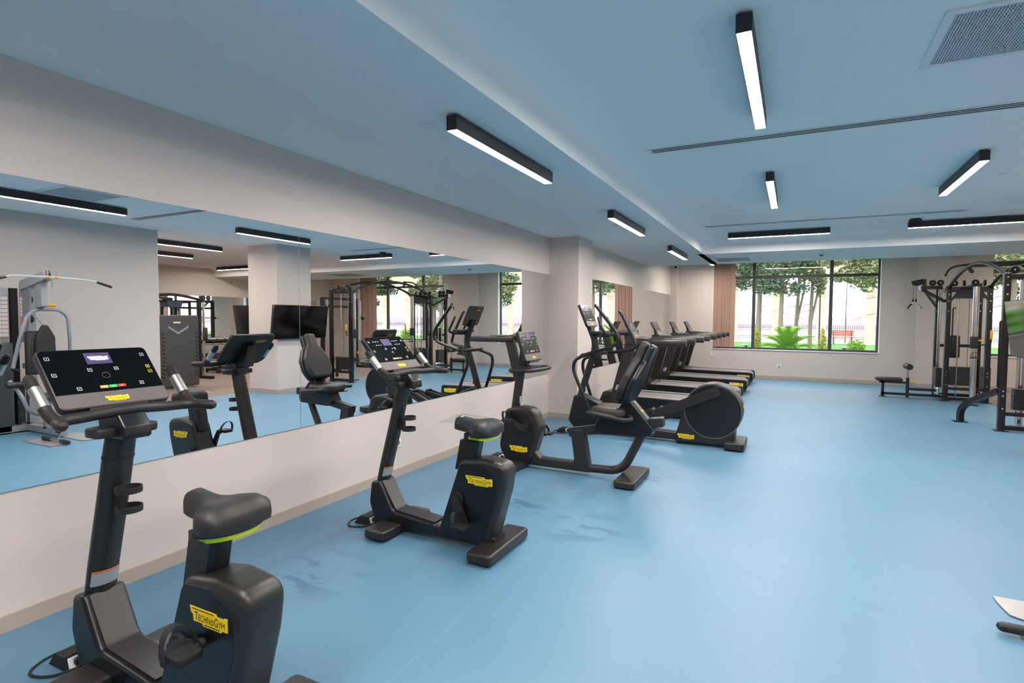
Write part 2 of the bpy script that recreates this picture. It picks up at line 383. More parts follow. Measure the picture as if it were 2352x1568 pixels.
def blind(x0, x1, n, label, tilt):
    t = thing('vertical_blind', label, 'blind', ((x0+x1)/2, YB+.06, .80))
    b = BM(); box(b, x0-.03, x1+.03, YB+.035, YB+.085, 3.05, 3.09); obj('head_rail', b, M_WHITE, t, False)
    w = .127; st = (x1-x0)/n; me = None
    for k in range(n):
        c = x0+st*(k+.5); a = math.radians(tilt+random.uniform(-13, 13))
        b = BM(); Mx = Matrix.Translation((c, YB+.06, 0)) @ Matrix.Rotation(a, 4, 'Z')
        pts = [(-w/2+w*i/6, .012*(1-(2*i/6-1)**2)) for i in range(7)]
        loft(b, [[Mx @ Vector((x, y+s, z)) for x, y in pts for s in (0,)]+[Mx @ Vector((x, y-.0015, z)) for x, y in pts[::-1]] for z in (.80, 3.05)])
        obj('slat', b, M_BLIND, t, True)
    return t
bl = blind(1.44, 1.95, 8, 'bunched brown vertical blind beside the treadmills', 22)
b = BM(); tube(b, [(1.40, YB-.02, .8), (1.40, YB-.02, .62)], .003, 6); tube(b, fillet3([(1.41, YB-.02, .62), (1.47, YB-.02, .56), (1.53, YB-.02, .62), (1.5, YB+.03, .82)], .05), .002, 6); obj('pull_cord', b, M_WHITE, bl)
b = BM(); rbox(b, 1.385, 1.415, YB-.04, YB-.002, .55, .64, .006); obj('cord_weight', b, M_WHITE, bl)
blind(10.45, 11.2, 10, 'brown vertical blind at the window behind the cable station', -12)

# ------------------------------------------------------------------ mirrors
def mirror(y0, y1, x, z0, z1, label, group, yaw=0):
    b = BM(); dl = .0025
    v = []
    for yy in (y0, y1):
        for z in (z0, z1): v.append((x+.0055-dl*(z-1.5)+yaw*(yy-(y0+y1)/2), yy, z))
    loft(b, [[(x+.0005, v[i][1], v[i][2]), v[i], v[j], (x+.0005, v[j][1], v[j][2])] for i, j in ((0, 2), (1, 3))])
    return tag(obj('mirror_panel', b, M_MIRROR, None, False), label, 'mirror', group)
MG = 'wall mirror panels'; G_ = .0022
for (a, b_, lab, yw) in ((-1.65, .72, 'long wall mirror panel holding the grey multi gym reflection', 0), (.72, 3.088, 'wall mirror panel behind the bike with the bare saddle', 0), (3.088, 5.456, 'wall mirror panel behind the bike with the wrapped saddle', .0006), (5.456, 7.79, 'wall mirror panel behind the recumbent bike', 0), (7.79, 7.983, 'narrow mirror strip against the wall pillar', 0)):
    mirror(a+G_, b_-G_, 0, .686, 2.224, lab, MG, yw)
for a, b_, lab in ((8.642, 11.0, 'mirror panel behind the first treadmill past the pillar'), (11.0, 13.37, 'mirror panel behind the middle treadmills'), (13.37, YB-.165, 'mirror panel in the corner beside the window wall')):
    mirror(a+G_, b_-G_, .305, .686, 2.224, lab, 'bay mirror panels')
b = BM(); box(b, 12.488, 12.4995, 8.0, 15.2, .95, 2.2); tag(obj('mirror_panel', b, M_MIRROR, None, False), 'wide mirror on the far wall above the dumbbell rack', 'mirror')

# ------------------------------------------------------------------ lamps
def lamp(x, y, L, along, z, label, group='linear ceiling lamps'):
    w, h, g = .075, .09, .012
    t = thing('linear_ceiling_lamp', label, 'lamp', (x, y, z), group)
    def bb(bm, a0, a1, c0, c1, z0, z1):
        return box(bm, x+a0, x+a1, y+c0, y+c1, z0, z1) if along == 'x' else box(bm, x+c0, x+c1, y+a0, y+a1, z0, z1)
    b = BM(); T = .004; zt, zb = z-g, z-g-h
    for q in ((-L/2, L/2, -w/2, w/2, zt-.012, zt), (-L/2, L/2, -w/2, -w/2+T, zb, zt-.012), (-L/2, L/2, w/2-T, w/2, zb, zt-.012), (-L/2, -L/2+T, -w/2+T, w/2-T, zb, zt-.012), (L/2-T, L/2, -w/2+T, w/2-T, zb, zt-.012)): bb(b, *q)
    obj('housing', b, M_LAMPB, t, False)
    b = BM(); bb(b, -L/2+T+.001, L/2-T-.001, -w/2+T+.001, w/2-T-.001, zb+.001, zb+.012); obj('diffuser', b, M_DIFF, t, False)
    for s in (-.36, .36): b = BM(); bb(b, s*L-.04, s*L+.04, -.02, .02, zt, z if z < 3.05 else ZR); obj('mount_clip', b, M_WHITE, t, False)
    return t
for y, lab in ((.35, 'black strip lamp over the bike with the bare saddle'), (3.645, 'black strip lamp over the wrapped-saddle bike beside the mirror wall'), (6.94, 'black strip lamp on the low ceiling near the pillar'), (10.33, 'black strip lamp on the low ceiling past the pillar')): lamp(1.515, y, 1.5, 'y', ZC, lab)
lamp(1.48, 14.62, 1.5, 'y', ZR-.07, 'strip lamp half hidden in the recess by the blind')
for y, lab in ((.37, 'strip lamp on the high ceiling before the bikes'), (3.72, 'bright strip lamp before the long slot air vent'), (6.97, 'strip lamp between the two slot air vents')): lamp(3.15, y, 1.53, 'y', ZT, lab)
for y, lab in ((.37, 'strip lamp above the open floor by the right wall'), (3.72, 'strip lamp above the grey multi gym'), (6.96, 'strip lamp beside the square column')): lamp(4.84, y, 1.53, 'y', ZT, lab)
lamp(3.12, 10.3, 1.53, 'x', ZT, 'strip lamp running along the soffit edge before the window'); lamp(5.66, 10.2, 1.53, 'x', ZT, 'strip lamp running along the soffit edge by the cable station')
for x, y, al, lab in ((7.42, 7.0, 'y', 'strip lamp above the dark machine shroud'), (9.3, 7.6, 'y', 'strip lamp over the rubber floor by the annex wall'), (8.3, 10.2, 'x', 'strip lamp over the rubber floor behind the column'), (11.0, 10.75, 'x', 'strip lamp beside the far wall mirror'), (3.4, 14.7, 'x', 'added unseen strip lamp in the recess above the clear window'), (8.8, 14.7, 'x', 'added unseen strip lamp in the recess above the cable station window')): lamp(x, y, 1.53, al, ZT if y < 13 else ZR, lab)  # last two, in the window recess, are unseen lamps added for light

# ------------------------------------------------------------------ vents, discs, detectors
def slot_vent(x0, x1, y, label):
    t = thing('slot_air_vent', label, 'vent', ((x0+x1)/2, y, ZT)); z0 = ZT-.006
    b = BM(); box(b, x0, x1, y-.062, y+.062, z0+.002, ZT-.0005); obj('dark_duct', b, M_DUCT, t, False)
    b = BM()
    for c in (-.0605, .0605): box(b, x0, x1, y+c-.009, y+c+.009, z0, ZT-.001)
    for a in (x0, x1-.03): box(b, a, a+.03, y-.06, y+.06, z0, ZT-.001)
    obj('frame', b, M_WHITE, t, False)
    for c in (-.019, .019): b = BM(); box(b, x0+.03, x1-.03, y+c-.006, y+c+.006, z0, ZT-.001); obj('blade', b, M_WHITE, t, False)
slot_vent(2.21, 5.66, 5.03, 'long slot air vent nearest the multi gym'); slot_vent(2.06, 5.46, 9.47, 'long slot air vent nearest the window soffit')
def grille(x0, x1, y0, y1, z, label, n=22):
    t = thing('air_grille', label, 'vent', ((x0+x1)/2, (y0+y1)/2, z))
    b = BM(); box(b, x0+.03, x1-.03, y0+.03, y1-.03, z-.004, z-.0005); obj('backing', b, M_DUCT, t, False)
    b = BM(); w = .045
    for q in ((x0, x1, y0, y0+w), (x0, x1, y1-w, y1), (x0, x0+w, y0+w, y1-w), (x1-w, x1, y0+w, y1-w)): box(b, *q, z-.010, z-.0005)
    obj('frame', b, M_WHITE, t, False)
    b = BM()
    for k in range(n*2): a = x0+w+(x1-x0-2*w)*(k+.5)/(n*2); box(b, a-.0035, a+.0035, y0+w, y1-w, z-.0095, z-.004)
    for k in range(n): a = y0+w+(y1-y0-2*w)*(k+.5)/n; box(b, x0+w, x1-w, a-.004, a+.004, z-.009, z-.004)
    o = obj('egg_crate_core', b, M_CORE, t, False); o['kind'] = 'stuff'
grille(4.02, 4.75, 3.38, 4.07, ZT, 'square return air grille above the multi gym', 24)
grille(1.90, 2.62, 11.95, 12.72, ZC, 'return air grille in the soffit before the blind', 16)
grille(7.6, 8.6, 11.7, 12.6, ZC, 'return air grille in the soffit above the cable station', 10)
for x, y, z, r, lab in ((1.24, 3.02, ZC, .055, 'round ceiling cover beside the near lamp'), (1.24, 5.16, ZC, .05, 'round ceiling cover between the first two lamps'), (1.27, 7.29, ZC, .05, 'round ceiling cover near the pillar lamp'), (1.22, 9.62, ZC, .05, 'round ceiling cover past the pillar'), (5.25, 7.31, ZT, .05, 'round ceiling cover beside the column lamp'), (4.13, 11.7, ZC, .07, 'round speaker cover in the window soffit'), (5.23, 12.0, ZC, .05, 'round ceiling cover in the soffit by the cable station')):
    b = BM(); disc_prism(b, (x, y, z-.003), 'z', r, .006, 28, .002); d = obj('ceiling_cover', b, M_WHITE); tag(d, lab, 'ceiling cover', 'round ceiling covers')
t = thing('smoke_detector', 'small white smoke detector under the window soffit', 'detector', (3.83, 11.93, ZC))
b = BM(); disc_prism(b, (3.83, 11.93, ZC-.012), 'z', .055, .024, 24, .004); obj('base', b, M_WHITE, t)
b = BM(); disc_prism(b, (3.83, 11.93, ZC-.035), 'z', .038, .022, 24, .006); obj('sensor_head', b, M_GRILLE, t)
t = thing('security_camera', 'small white dome camera at the soffit edge in the corner', 'camera', (.94, 13.2, ZC))
b = BM(); disc_prism(b, (.94, 13.2, ZC-.012), 'z', .05, .024, 24, .004); obj('base', b, M_WHITE, t)
b = BM(); disc_prism(b, (.94, 13.2, ZC-.045), 'z', .034, .045, 20, .018); obj('dome', b, M_GLASS, t)
t = thing('ceiling_sensor', 'black ceiling sensor beside the soffit lamp', 'sensor', (4.95, 9.97, ZT))
b = BM(); disc_prism(b, (4.95, 9.97, ZT-.008), 'z', .07, .016, 24, .004); obj('base', b, M_LAMPB, t)
b = BM(); box(b, 4.87, 5.03, 9.95, 9.99, ZT-.045, ZT-.016); disc_prism(b, (4.95, 9.97, ZT-.03), 'z', .03, .03, 16); obj('sensor_arm', b, M_LAMPB, t)
def outlet(o, ux, label):
    t = thing('wall_outlet', label, 'outlet', o); Mx = frame_M(o, ux, (0, 0, 1))
    b = BM(); rbox(b, -.043, .043, -.043, .043, 0, .010, .004, 2, Mx); obj('cover', b, M_WHITE, t)
    b = BM(); prism(b, [(.024*math.cos(a), .024*math.sin(a)) for a in [2*math.pi*k/20 for k in range(20)]], .010, .0108, plane='xy', M=Mx); obj('socket', b, M_GRILLE, t)
outlet((3.085, YB, .337), (1, 0, 0), 'white wall outlet under the window'); outlet((.305, 9.63, .343), (0, 1, 0), 'white wall outlet past the pillar'); outlet((0, 4.28, 0.33), (0, 1, 0), 'white wall outlet below the mirror behind a bike')
# ================================================================== CARDIO MACHINES
def console(parent, top, bot, hw, tw=.022, band=.24, digits=0, lcdlogo=False, notch=True):
    """tilted console: (x,z) of top and bottom front edge, half width; returns part"""
    (xt, zt), (xb, zb) = top, bot; U = Vector((xt-xb, 0, zt-zb)); H = U.length; U.normalize(); N = Vector((0, 1, 0)).cross(U)   # ux = +y, uy = up the face
    Mx = frame_M((xb, 0+OFF[parent.name].y, zb), (0, 1, 0), U); r = .025
    b = BM(); prism(b, [(-hw, 0, r), (hw, 0, r), (hw, H, r), (-hw, H, r)], -tw*1.6, 0, .006, 2, Mx, 'xy'); c = obj('console', b, M_BLK, parent)
    b = BM(); zz = H*band; prism(b, [(-hw+.006, zz), (hw-.006, zz), (hw-.006, H-.006, r), (-hw+.006, H-.006, r)], .0002, .0016, plane='xy', M=Mx); obj('screen_glass', b, M_GLASS, c, False)
    b = BM(); prism(b, [(-hw+.006, .006, r*.8), (hw-.006, .006, r*.8), (hw-.006, zz-.001), (-hw+.006, zz-.001)], .0002, .0013, plane='xy', M=Mx); obj('lower_band', b, M_BAND, c, False)
    o = Mx @ Vector((0, H*band*.45, .0016)); badge(c, o, (0, 1, 0), U, hw*.42)
    badge(c, Mx @ Vector((hw*.40, H*.80, -tw*1.6-.0002)), (0, -1, 0), U, hw*.50)
    gh = H*(1-band)
    def P(u, v): return (u*hw, zz+v*gh)
    u0, v0 = P(0, .76); w, h = hw*.23, gh*.13
    b = BM(); box(b, u0-w, u0+w, v0-h, v0+h, .0016, .0022, Mx); l = obj('display', b, M_LCD, c, False)
    if lcdlogo: badge(l, Mx @ Vector((u0, v0, .0022)), (0, 1, 0), U, w*1.6, 'display_logo', M_LED, M_LCD, .0004)
    S = hw*.038
    for u, v in ((-.86, .80), (-.86, .43), (.86, .80), (.86, .50), (.86, .38), (-.24, .50), (.24, .50), (-.56, .10), (.58, .12)):
        a, e = P(u, v); b = BM(); q = S*.86
        for s in ((a-S, a+S, e-S, e-q), (a-S, a+S, e+q, e+S), (a-S, a-q, e-q, e+q), (a+q, a+S, e-q, e+q)): box(b, *s, .0016, .0021, Mx)
        gl = [(a-S*.14, a+S*.14, e-S*.4, e+S*.4)] if abs(u) > .8 and v > .7 else [(a-S*.45, a+S*.45, e-S*.12, e+S*.12)]
        if (u, v) == (.86, .50): gl.append((a-S*.12, a+S*.12, e-S*.45, e+S*.45))
        for s in gl: box(b, *s, .0016, .0021, Mx)
        obj('key', b, M_YLED if u > .8 and v < .6 else M_LED, c, False)
    a, e = P(0, .36); b = BM(); k = S*1.9; nn = 28
    loft(b, [[Mx @ Vector((a+rr*k*math.cos(2*math.pi*i/nn), e+rr*k*math.sin(2*math.pi*i/nn), z_)) for i in range(nn)] for rr, z_ in ((1, .0016), (1, .002), (.93, .002), (.93, .0016))], False)
    obj('dial_ring', b, M_GPRINT, c, False)
    for i, mm in enumerate((M_ORANGE, M_GREEN, M_RED)):
        a, e = P(-.13+.16*i, .10); b = BM(); box(b, a-hw*.072, a+hw*.072, e-S*.85, e+S*.85, .0016, .0022, Mx); k2 = obj('start_key', b, mm, c, False)
        b = BM(); box(b, a-S*.3, a+S*.3, e-S*.3, e+S*.3, .0022, .0026, Mx); obj('symbol', b, M_LED, k2, False)
    if digits:
        b = BM()
        for u, v, n in ((-.52, .80, 3), (-.46, .66, 3), (.46, .80, 3), (.52, .66, 3)):
            for i in range(n):
                a, e = P(u+(i-1)*.11, v); box(b, a-hw*.03, a+hw*.03, e-S*.25, e+S*.25, .0016, .0021, Mx)
        a, e = P(0, .36); box(b, a-S*.4, a+S*.4, e-S*.5, e+S*.4, .0016, .0021, Mx); a, e = P(.1, .5); box(b, a-S*.6, a+S*.5, e-S*.4, e+S*.3, .0016, .0021, Mx)
        o_ = obj('led_digits', b, M_LED, c, False); o_['kind'] = 'stuff'
    if notch:
        b = BM(); prism(b, [(-hw*.55, -.014), (hw*.55, -.014), (hw*.50, .012), (-hw*.50, .012)], -tw*1.4, -.004, plane='xy', M=Mx); obj('tablet_rest', b, M_RUBBER, c, False)
    return c, Mx, H
def pedal(parent, piv, ang, L, side, y0, strap=True):
    """crank arm + pedal with toe strap; side -1 = toward -y; ang in degrees in the xz plane"""
    y = OFF[parent.name].y+y0; px, pz = piv; a = math.radians(ang); ex, ez = px+L*math.cos(a), pz+L*math.sin(a)
    b = BM(); disc_prism(b, (px, y+side*.008, pz), 'y', .048, .02, 24, .003); obj('crank_recess', b, M_RUBBER, parent)
    b = BM(); u = Vector((math.cos(a), 0, math.sin(a))); n = Vector((-u.z, 0, u.x))
    rings = []
    for yy in (y+side*.018, y+side*.036):
        ring = []
        for k in range(9): t = math.pi/2+math.pi*k/8; ring.append(Vector((px, yy, pz))+u*.030*math.cos(t)+n*.030*math.sin(t))
        for k in range(9): t = -math.pi/2+math.pi*k/8; ring.append(Vector((ex, yy, ez))+u*.018*math.cos(t)+n*.018*math.sin(t))
        rings.append(ring)
    loft(b, rings); obj('crank_arm', b, M_BLK, parent)
    b = BM(); cx, cy_ = ex, y+side*.095; z = ez
    prism(b, [(cx-.055, cy_-.045, .02), (cx+.055, cy_-.045, .02), (cx+.055, cy_+.045, .02), (cx-.055, cy_+.045, .02)], z-.014, z+.012, .005, 2, plane='xy')
    cyl(b, (ex, y+side*.03, ez), (ex, y+side*.06, ez), .009, 10); p = obj('pedal', b, M_RUBBER, parent)
    b = BM(); pts = []
    R = .058
    for k in range(15):
        t = math.pi*(-.12+1.24*k/14); pts.append(Vector((cx-.012-.03*math.sin(max(0, min(math.pi, t))), cy_+R*math.cos(t), z+.01+.078*math.sin(t))))
    for q0, q1 in zip(pts, pts[1:]): pass
    w = Vector((.013, 0, 0)); loft(b, [[q-w, q+w, q+w+(q-Vector((cx, cy_, z))).normalized()*.0035, q-w+(q-Vector((cx, cy_, z))).normalized()*.0035] for q in pts])
    obj('toe_strap', b, M_RUBBER, p)
    return p
def saddle_bm(x0, y, z0):
    """nose toward -x; x0 tip of the nose, z0 underside"""
    b = BM(); L = .315; secs = []
    prof = [(0, .018, .5), (.014, .034, .82), (.045, .042, 1.0), (.095, .044, .98), (.135, .053, .92), (.168, .080, .92), (.198, .118, .97), (.24, .142, 1.02), (.282, .139, .96), (.312, .118, .7), (.320, .105, .5)]
    for s, hw, h in prof:
        ring = []; H = .094*h; zb = z0+.012*(1 if s < .1 else 0)*(1-s/.1)
        for k in range(17):
            t = math.pi*k/16; yy = math.cos(t); dip = .010*math.exp(-(yy/.35)**2)*min(1, max(0, (s-.08)/.12))
            ring.append((x0+s, y+hw*(abs(yy)**.75)*(1 if yy > 0 else -1), zb+.02+(H-.02)*math.sin(t)**.62-dip))
        ring += [(x0+s, y-hw*.97, zb), (x0+s, y-hw*.4, zb-.004), (x0+s, y+hw*.4, zb-.004), (x0+s, y+hw*.97, zb)]
        secs.append(ring)
    return loft(b, secs)
def upright_bike(yc, seat_z, crank, label, digits, lcdlogo):
    X0 = 1.25; t = thing('upright_bike', label, 'exercise bike', (X0, yc, 0), 'upright exercise bikes'); y = yc
    def fo(n, x0, x1, z1=.078):
        b = BM(); prism(b, [(x0, y-.285, .035), (x1, y-.285, .035), (x1, y+.285, .035), (x0, y+.285, .035)], .012, z1, .016, 3, plane='xy'); f = obj(n, b, M_BLK, t)
        for sy in (-.23, .23): b = BM(); disc_prism(b, ((x0+x1)/2, y+sy, .006), 'z', .03, .012, 16); obj('rubber_pad', b, M_RUBBER, f)
    fo('front_foot', .765, .945); fo('rear_foot', 1.595, 1.775)
    b = BM(); prism(b, [(.90, .035), (1.70, .035), (1.70, .11), (.90, .11)], y-.075, y+.075, .012, 3); obj('floor_beam', b, M_BLK, t)
    b = BM(); prism(b, [(.70, .045, .03), (.645, .19, .09), (.664, .345, .01), (.742, .36, .008), (.862, .155, .06), (1.235, .118, .012), (1.25, .045, .01)], y-.086, y+.086, .018, 4); s = obj('front_boot', b, M_SIDE, t)
    b = BM(); w = .062                                               # raised tread panel on the boot's slope and deck
    pts = [(.752, .352), (.868, .172), (.885, .158), (1.215, .127)]
    loft(b, [[(x, y-w, z+.003), (x, y+w, z+.003), (x, y+w, z-.02), (x, y-w, z-.02)] for x, z in pts]); obj('tread_panel', b, M_BLK, s)
    b = BM(); tube(b, [(.700, y, .28), (.745, y, .47), (.835, y, .80), (.886, y, 1.0), (.905, y, 1.07)], [1, 1, 1, .98, .95], 24, flat=(.040, .062)); c = obj('column', b, M_BLK, t)
    b = BM(); tube(b, [(.8745, y, .955), (.8765, y, .962)], [1, 1], 24, flat=(.0412, .0634)); obj('collar_line', b, M_RUBBER, c)
    # sticker wrapped on the rider side of the column
    b = BM(); b2 = BM()
    def stick(bb, z0, z1, off):
        rows = []
        for z in (z0, z1):
            cx = .700+(z-.28)*.245; rows.append([(cx+.040*math.sin(a)*1.0+off*math.sin(a), y+.062*math.cos(a)*(1+off*8)) for a in [math.radians(28+124*k/10) for k in range(11)]])
        rings = [[Vector((p[0], p[1], z)) for p in r] for r, z in zip(rows, (z0, z1))]
        for k in range(10): bb.faces.new([bb.verts.new(v) for v in (rings[0][k], rings[0][k+1], rings[1][k+1], rings[1][k])])
    stick(b, .385, .445, .003); obj('warning_label', b, M_LABEL, c); stick(b2, .447, .453, .003); obj('label_stripe', b2, M_OLAB, c)
    # bottle holder
    b = BM(); yb = y-.0; box(b, .82, .905, y-.014, y+.014, .735, .83); obj('cage_bracket', b, M_RUBBER, t)
    for k, z in enumerate((.745, .825)):
        cx = .945; b = BM(); nn = 28
        loft(b, [[(cx+r*math.cos(2*math.pi*i/nn), y+r*math.sin(2*math.pi*i/nn), zz) for i in range(nn)] for r, zz in ((.050, z-.012), (.050, z+.012), (.045, z+.012), (.045, z-.012), (.050, z-.012))], False)
        if k == 0: tube(b, [(cx, y, z-.012), (cx, y, z-.008)], .046, nn)
        obj('bottle_ring', b, M_RUBBER, t)
    # head block, shelf and bars
    b = BM(); prism(b, [(.85, 1.045, .02), (1.03, 1.045, .03), (1.02, 1.10, .02), (.975, 1.150, .02), (.90, 1.150, .02), (.83, 1.12, .02)], y-.055, y+.055, .01, 3); obj('head_block', b, M_SIDE, t)
    b = BM(); prism(b, [(.86, y-.125, .03), (.96, y-.125, .03), (.96, y+.125, .03), (.86, y+.125, .03)], 1.055, 1.095, .01, 2, plane='xy'); obj('accessory_shelf', b, M_BLK, t)
    b = BM(); prism(b, [(.765, 1.12), (.86, 1.12), (.82, 1.27), (.70, 1.30)], y-.05, y+.05, .01, 2); obj('console_neck', b, M_BLK, t)
    b = BM(); h = fillet3([(1.07, y-.288, 1.150), (.96, y-.258, 1.150), (.938, y-.15, 1.150), (.968, y, 1.166), (.938, y+.15, 1.150), (.96, y+.258, 1.150), (1.07, y+.288, 1.150)], .08, 6)
    tube(b, h, .0215, 14, round_end=True); hb = obj('handlebar', b, M_FOAM, t)
    for sg in (-1, 1):
        pts = fillet3([(.985, y+sg*.262, 1.150), (.925, y+sg*.266, 1.175), (.805, y+sg*.27, 1.297)], .035, 5); b = BM(); tube(b, pts, .0215, 14, round_end=True); g = obj('horn_grip', b, M_FOAM, hb)
        b = BM(); q0, q1 = Vector((.905, y+sg*.2666, 1.196)), Vector((.838, y+sg*.2687, 1.264)); tube(b, [q0, q0.lerp(q1, .5), q1], .0226, 14); obj('pulse_sensor', b, M_SENSOR, hb)
    console(t, (.700, 1.404), (.900, 1.178), .212, digits=digits, lcdlogo=lcdlogo)
    # flywheel body
    b = BM(); prism(b, [(1.232, .04, .01), (1.425, .597, .07), (1.60, .622, .12), (1.79, .60, .13), (1.765, .42, .12), (1.66, .04, .02)], y-.086, y+.086, .036, 5, n=9); s = obj('flywheel_housing', b, M_BLK, t)
    for sg in (-1, 1):
        b = BM(); prism(b, [(1.255, .055, .01), (1.435, .575, .05), (1.59, .585, .08), (1.70, .53, .10), (1.715, .40, .1), (1.615, .055, .01)], y+.0845 if sg > 0 else y-.0875, y+.0875 if sg > 0 else y-.0845, .0008, 1, n=8); obj('side_cover', b, M_SIDE, s)
        badge(s, (1.58, y+sg*.0878, .474), (1 if sg < 0 else -1, 0, 0), (0, 0, 1), .205)
    P = (1.415, .335)
    pedal(t, P, crank, .17, -1, -.086); pedal(t, P, crank+180, .17, 1, .086)
    # seat post and saddle
    zt = seat_z-.012; f = lambda z: 1.40+(z-.56)*.20
    b = BM(); loft(b, [[(f(z)+dx, y+dy, z) for dx, dy in ((-.02, -.048), (.10, -.048), (.118, -.03), (.118, .03), (.10, .048), (-.02, .048), (-.035, .03), (-.035, -.03))] for z in (.52, zt-.035)]); sp = obj('seat_post', b, M_SIDE, t)
    b = BM(); box(b, f(zt)-.01, f(zt)+.10, y-.03, y+.03, zt-.04, zt+.012); obj('saddle_clamp', b, M_RUBBER, t)
    xs = 1.345+(seat_z-.77)*.2; sd = obj('saddle', saddle_bm(xs, y, seat_z+.012), M_PAD, t, ang=60)
    b = BM(); n_ = 20; ring = []
    for k in range(n_+1): a = math.pi*(-.5+k/n_); ring.append((xs+.20+.122*math.cos(a)**.8 if math.cos(a) > 0 else xs+.2, y+.135*math.sin(a)))
    loft(b, [[(px, py, seat_z-.002), (px, py, seat_z+.016), (xs+.18, py*.9+y*.1, seat_z+.016), (xs+.18, py*.9+y*.1, seat_z-.002)] for px, py in ring]); obj('saddle_rim', b, M_BLK, sd)
    b = BM(); loft(b, [[(xs+.2+(px-xs-.2)*.93, y+(py-y)*.93, seat_z-.020), (xs+.2+(px-xs-.2)*.97, y+(py-y)*.97, seat_z-.002), (xs+.16, y+(py-y)*.8, seat_z-.002), (xs+.16, y+(py-y)*.8, seat_z-.020)] for px, py in ring[3:-3]]); obj('lime_trim', b, M_LIME, sd)
    return t
B1 = upright_bike(1.325, .782, 22, 'black upright bike with a bare saddle and blank readouts', 0, True)
B2 = upright_bike(3.22, .768, -62, 'black upright bike with a plastic-wrapped saddle and lit digits', 1, False)
# clear film left over the second saddle
b = BM(); yw, zw = 3.22, .862
g = [[(1.30, yw-.17, zw-.012), (1.33, yw-.02, zw+.012), (1.31, yw+.15, zw+.004)], [(1.43, yw-.15, zw-.005), (1.44, yw, zw+.022), (1.45, yw+.14, zw+.003)], [(1.56, yw-.17, zw-.03), (1.56, yw, zw+.020), (1.57, yw+.17, zw-.015)], [(1.69, yw-.16, zw-.055), (1.69, yw, zw+.016), (1.70, yw+.15, zw-.035)]]
vv = [[b.verts.new(p) for p in r] for r in g]
for i in range(3):
    for j in range(2): b.faces.new((vv[i][j], vv[i][j+1], vv[i+1][j+1], vv[i+1][j]))
f_ = obj('plastic_film', b, M_WRAP, None, False); tag(f_, 'clear plastic film lying over the bike saddle', 'plastic film')

